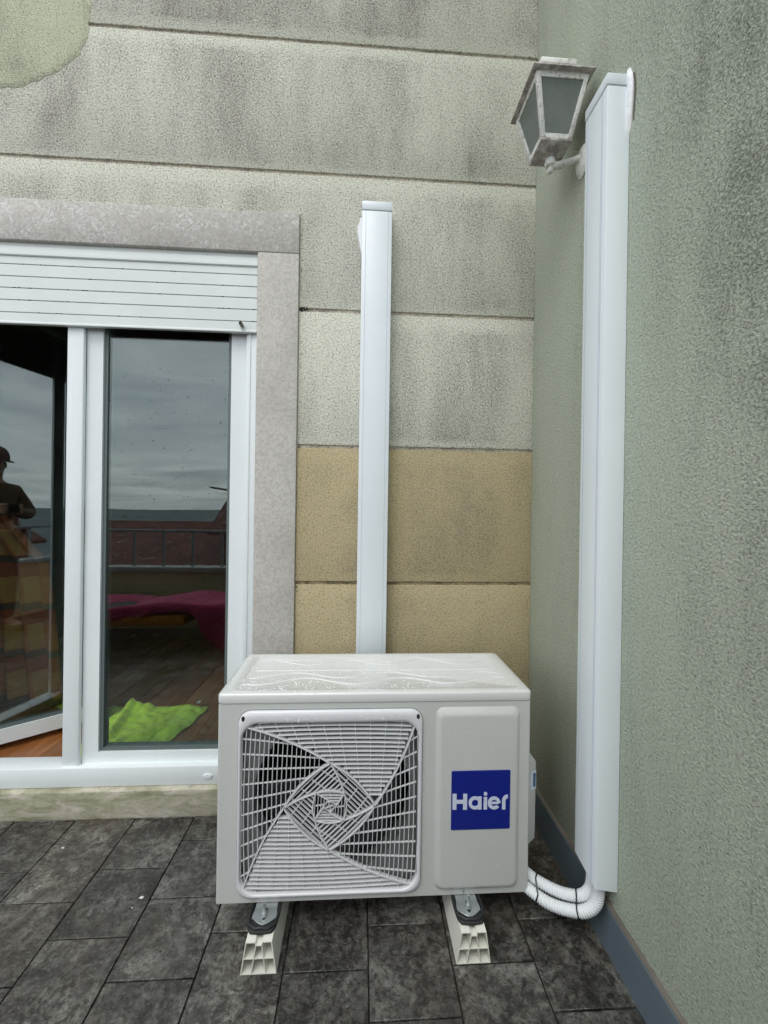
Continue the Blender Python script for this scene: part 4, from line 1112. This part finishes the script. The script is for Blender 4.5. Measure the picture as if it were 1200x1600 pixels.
for sx, nm, hx in ((-1, 'l', -.705), (1, 'r', -.545)):
    N['sh'+nm] = ((px+sx*.16, py, 1.21), .055); N['el'+nm] = ((px+sx*.22, py+.10, 1.0), .042); N['wr'+nm] = ((hx, py+.255, 1.03), .026); N['pa'+nm] = ((hx, py+.285, 1.055), (.030, .016))
    Eg += [('chest', 'sh'+nm), ('sh'+nm, 'el'+nm), ('el'+nm, 'wr'+nm), ('wr'+nm, 'pa'+nm)]
    N['hip'+nm] = ((px+sx*.09, py, .80), .085); N['kn'+nm] = ((px+sx*.11, py+.02, .45), .058); N['an'+nm] = ((px+sx*.12, py-.01, .09), .04); N['to'+nm] = ((px+sx*.13, py+.14, .035), .035)
    Eg += [('pel', 'hip'+nm), ('hip'+nm, 'kn'+nm), ('kn'+nm, 'an'+nm), ('an'+nm, 'to'+nm)]
body = skinned('body', N, Eg, M['skin'], pe, 2)
for sx, hx in ((-1, -.705), (1, -.545)):
    for f in range(4):
        z = 1.085-.019*f; ln = (.9, 1.0, .95, .8)[f]
        skinned('finger', {0: ((hx, py+.285, z-.006), .009), 1: ((hx-sx*.004, py+.313, z), .0085), 2: ((hx-sx*.022*ln, py+.330, z), .008), 3: ((hx-sx*.038*ln, py+.322, z), .007)}, [(0, 1), (1, 2), (2, 3)], M['skin'], pe)
    skinned('thumb', {0: ((hx, py+.275, 1.055), .011), 1: ((hx-sx*.018, py+.283, 1.075), .010), 2: ((hx-sx*.040, py+.292, 1.09), .008)}, [(0, 1), (1, 2)], M['skin'], pe)
J = {'bel': ((px, py, .90), .135), 'mid': ((px, py, 1.02), .125), 'chest': ((px, py, 1.17), .145), 'nk': ((px, py, 1.27), .068)}
Je = [('bel', 'mid'), ('mid', 'chest'), ('chest', 'nk')]
for sx, nm, hx in ((-1, 'l', -.705), (1, 'r', -.545)):
    J['sh'+nm] = ((px+sx*.165, py, 1.20), .075); J['el'+nm] = ((px+sx*.225, py+.10, 1.0), .060); J['wr'+nm] = ((hx+sx*.01, py+.235, 1.025), .040)
    Je += [('chest', 'sh'+nm), ('sh'+nm, 'el'+nm), ('el'+nm, 'wr'+nm)]
skinned('jacket', J, Je, M['brownc'], pe, 2)
Tn = {'pel': ((px, py, .86), .125)}; Te = []
for sx, nm in ((-1, 'l'), (1, 'r')):
    Tn['hip'+nm] = ((px+sx*.095, py, .78), .098); Tn['kn'+nm] = ((px+sx*.11, py+.02, .45), .072); Tn['an'+nm] = ((px+sx*.12, py-.01, .10), .058); Te += [('pel', 'hip'+nm), ('hip'+nm, 'kn'+nm), ('kn'+nm, 'an'+nm)]
skinned('trousers', Tn, Te, M['jeans'], pe, 2)
for sx in (-1, 1):
    skinned('shoe', {0: ((px+sx*.12, py-.03, .045), .044), 1: ((px+sx*.125, py+.06, .042), .044), 2: ((px+sx*.13, py+.17, .034), .034)}, [(0, 1), (1, 2)], M['bench'], pe, 2)
# face, ears, cap
for sx in (-1, 1):
    MB().lathe([(.001, -.006), (.009, -.003), (.011, 0), (.009, .003), (.001, .006)], (px+sx*.030, py+.078, 1.43), 10).build('eye', M['hair'], pe, smooth=True)
    MB().lathe([(.004, -.03), (.014, -.02), (.018, .0), (.014, .022), (.004, .03)], (px+sx*.088, py-.005, 1.42), 10).build('ear', M['skin'], pe, smooth=True)
MB().add([(px-.016, py+.072, 1.39), (px+.016, py+.072, 1.39), (px, py+.105, 1.393), (px, py+.078, 1.44)], [(0, 1, 2), (0, 2, 3), (1, 3, 2), (0, 3, 1)]).build('nose', M['skin'], pe, smooth=True)
MB().box(px-.022, px+.022, py+.074, py+.081, 1.352, 1.361).build('mouth', M['bulb'], pe, bevel=.002)
cp = MB().lathe([(.104, 0), (.107, .03), (.098, .075), (.072, .112), (.03, .130), (.004, .133)], (px, py-.005, 1.45), 28).build('cap', M['capc'], pe, smooth=True)
MB().loft([[(px+.085*math.cos(R(a)), py+.07+.085*math.sin(R(a)), z-.02*math.sin(R(a))) for a in range(0, 181, 15)] for z in (1.452, 1.457)], True, True).build('brim', M['capc'], cp, smooth=True)
ph = thing('phone', (-.625, -1.495, 1.05), 'dark phone held up in both hands behind the view, facing the wall', 'phone')
MB().box(-.700, -.552, -1.503, -1.494, 1.020, 1.094).build('phone_body', M['rubber'], ph, bevel=.003)
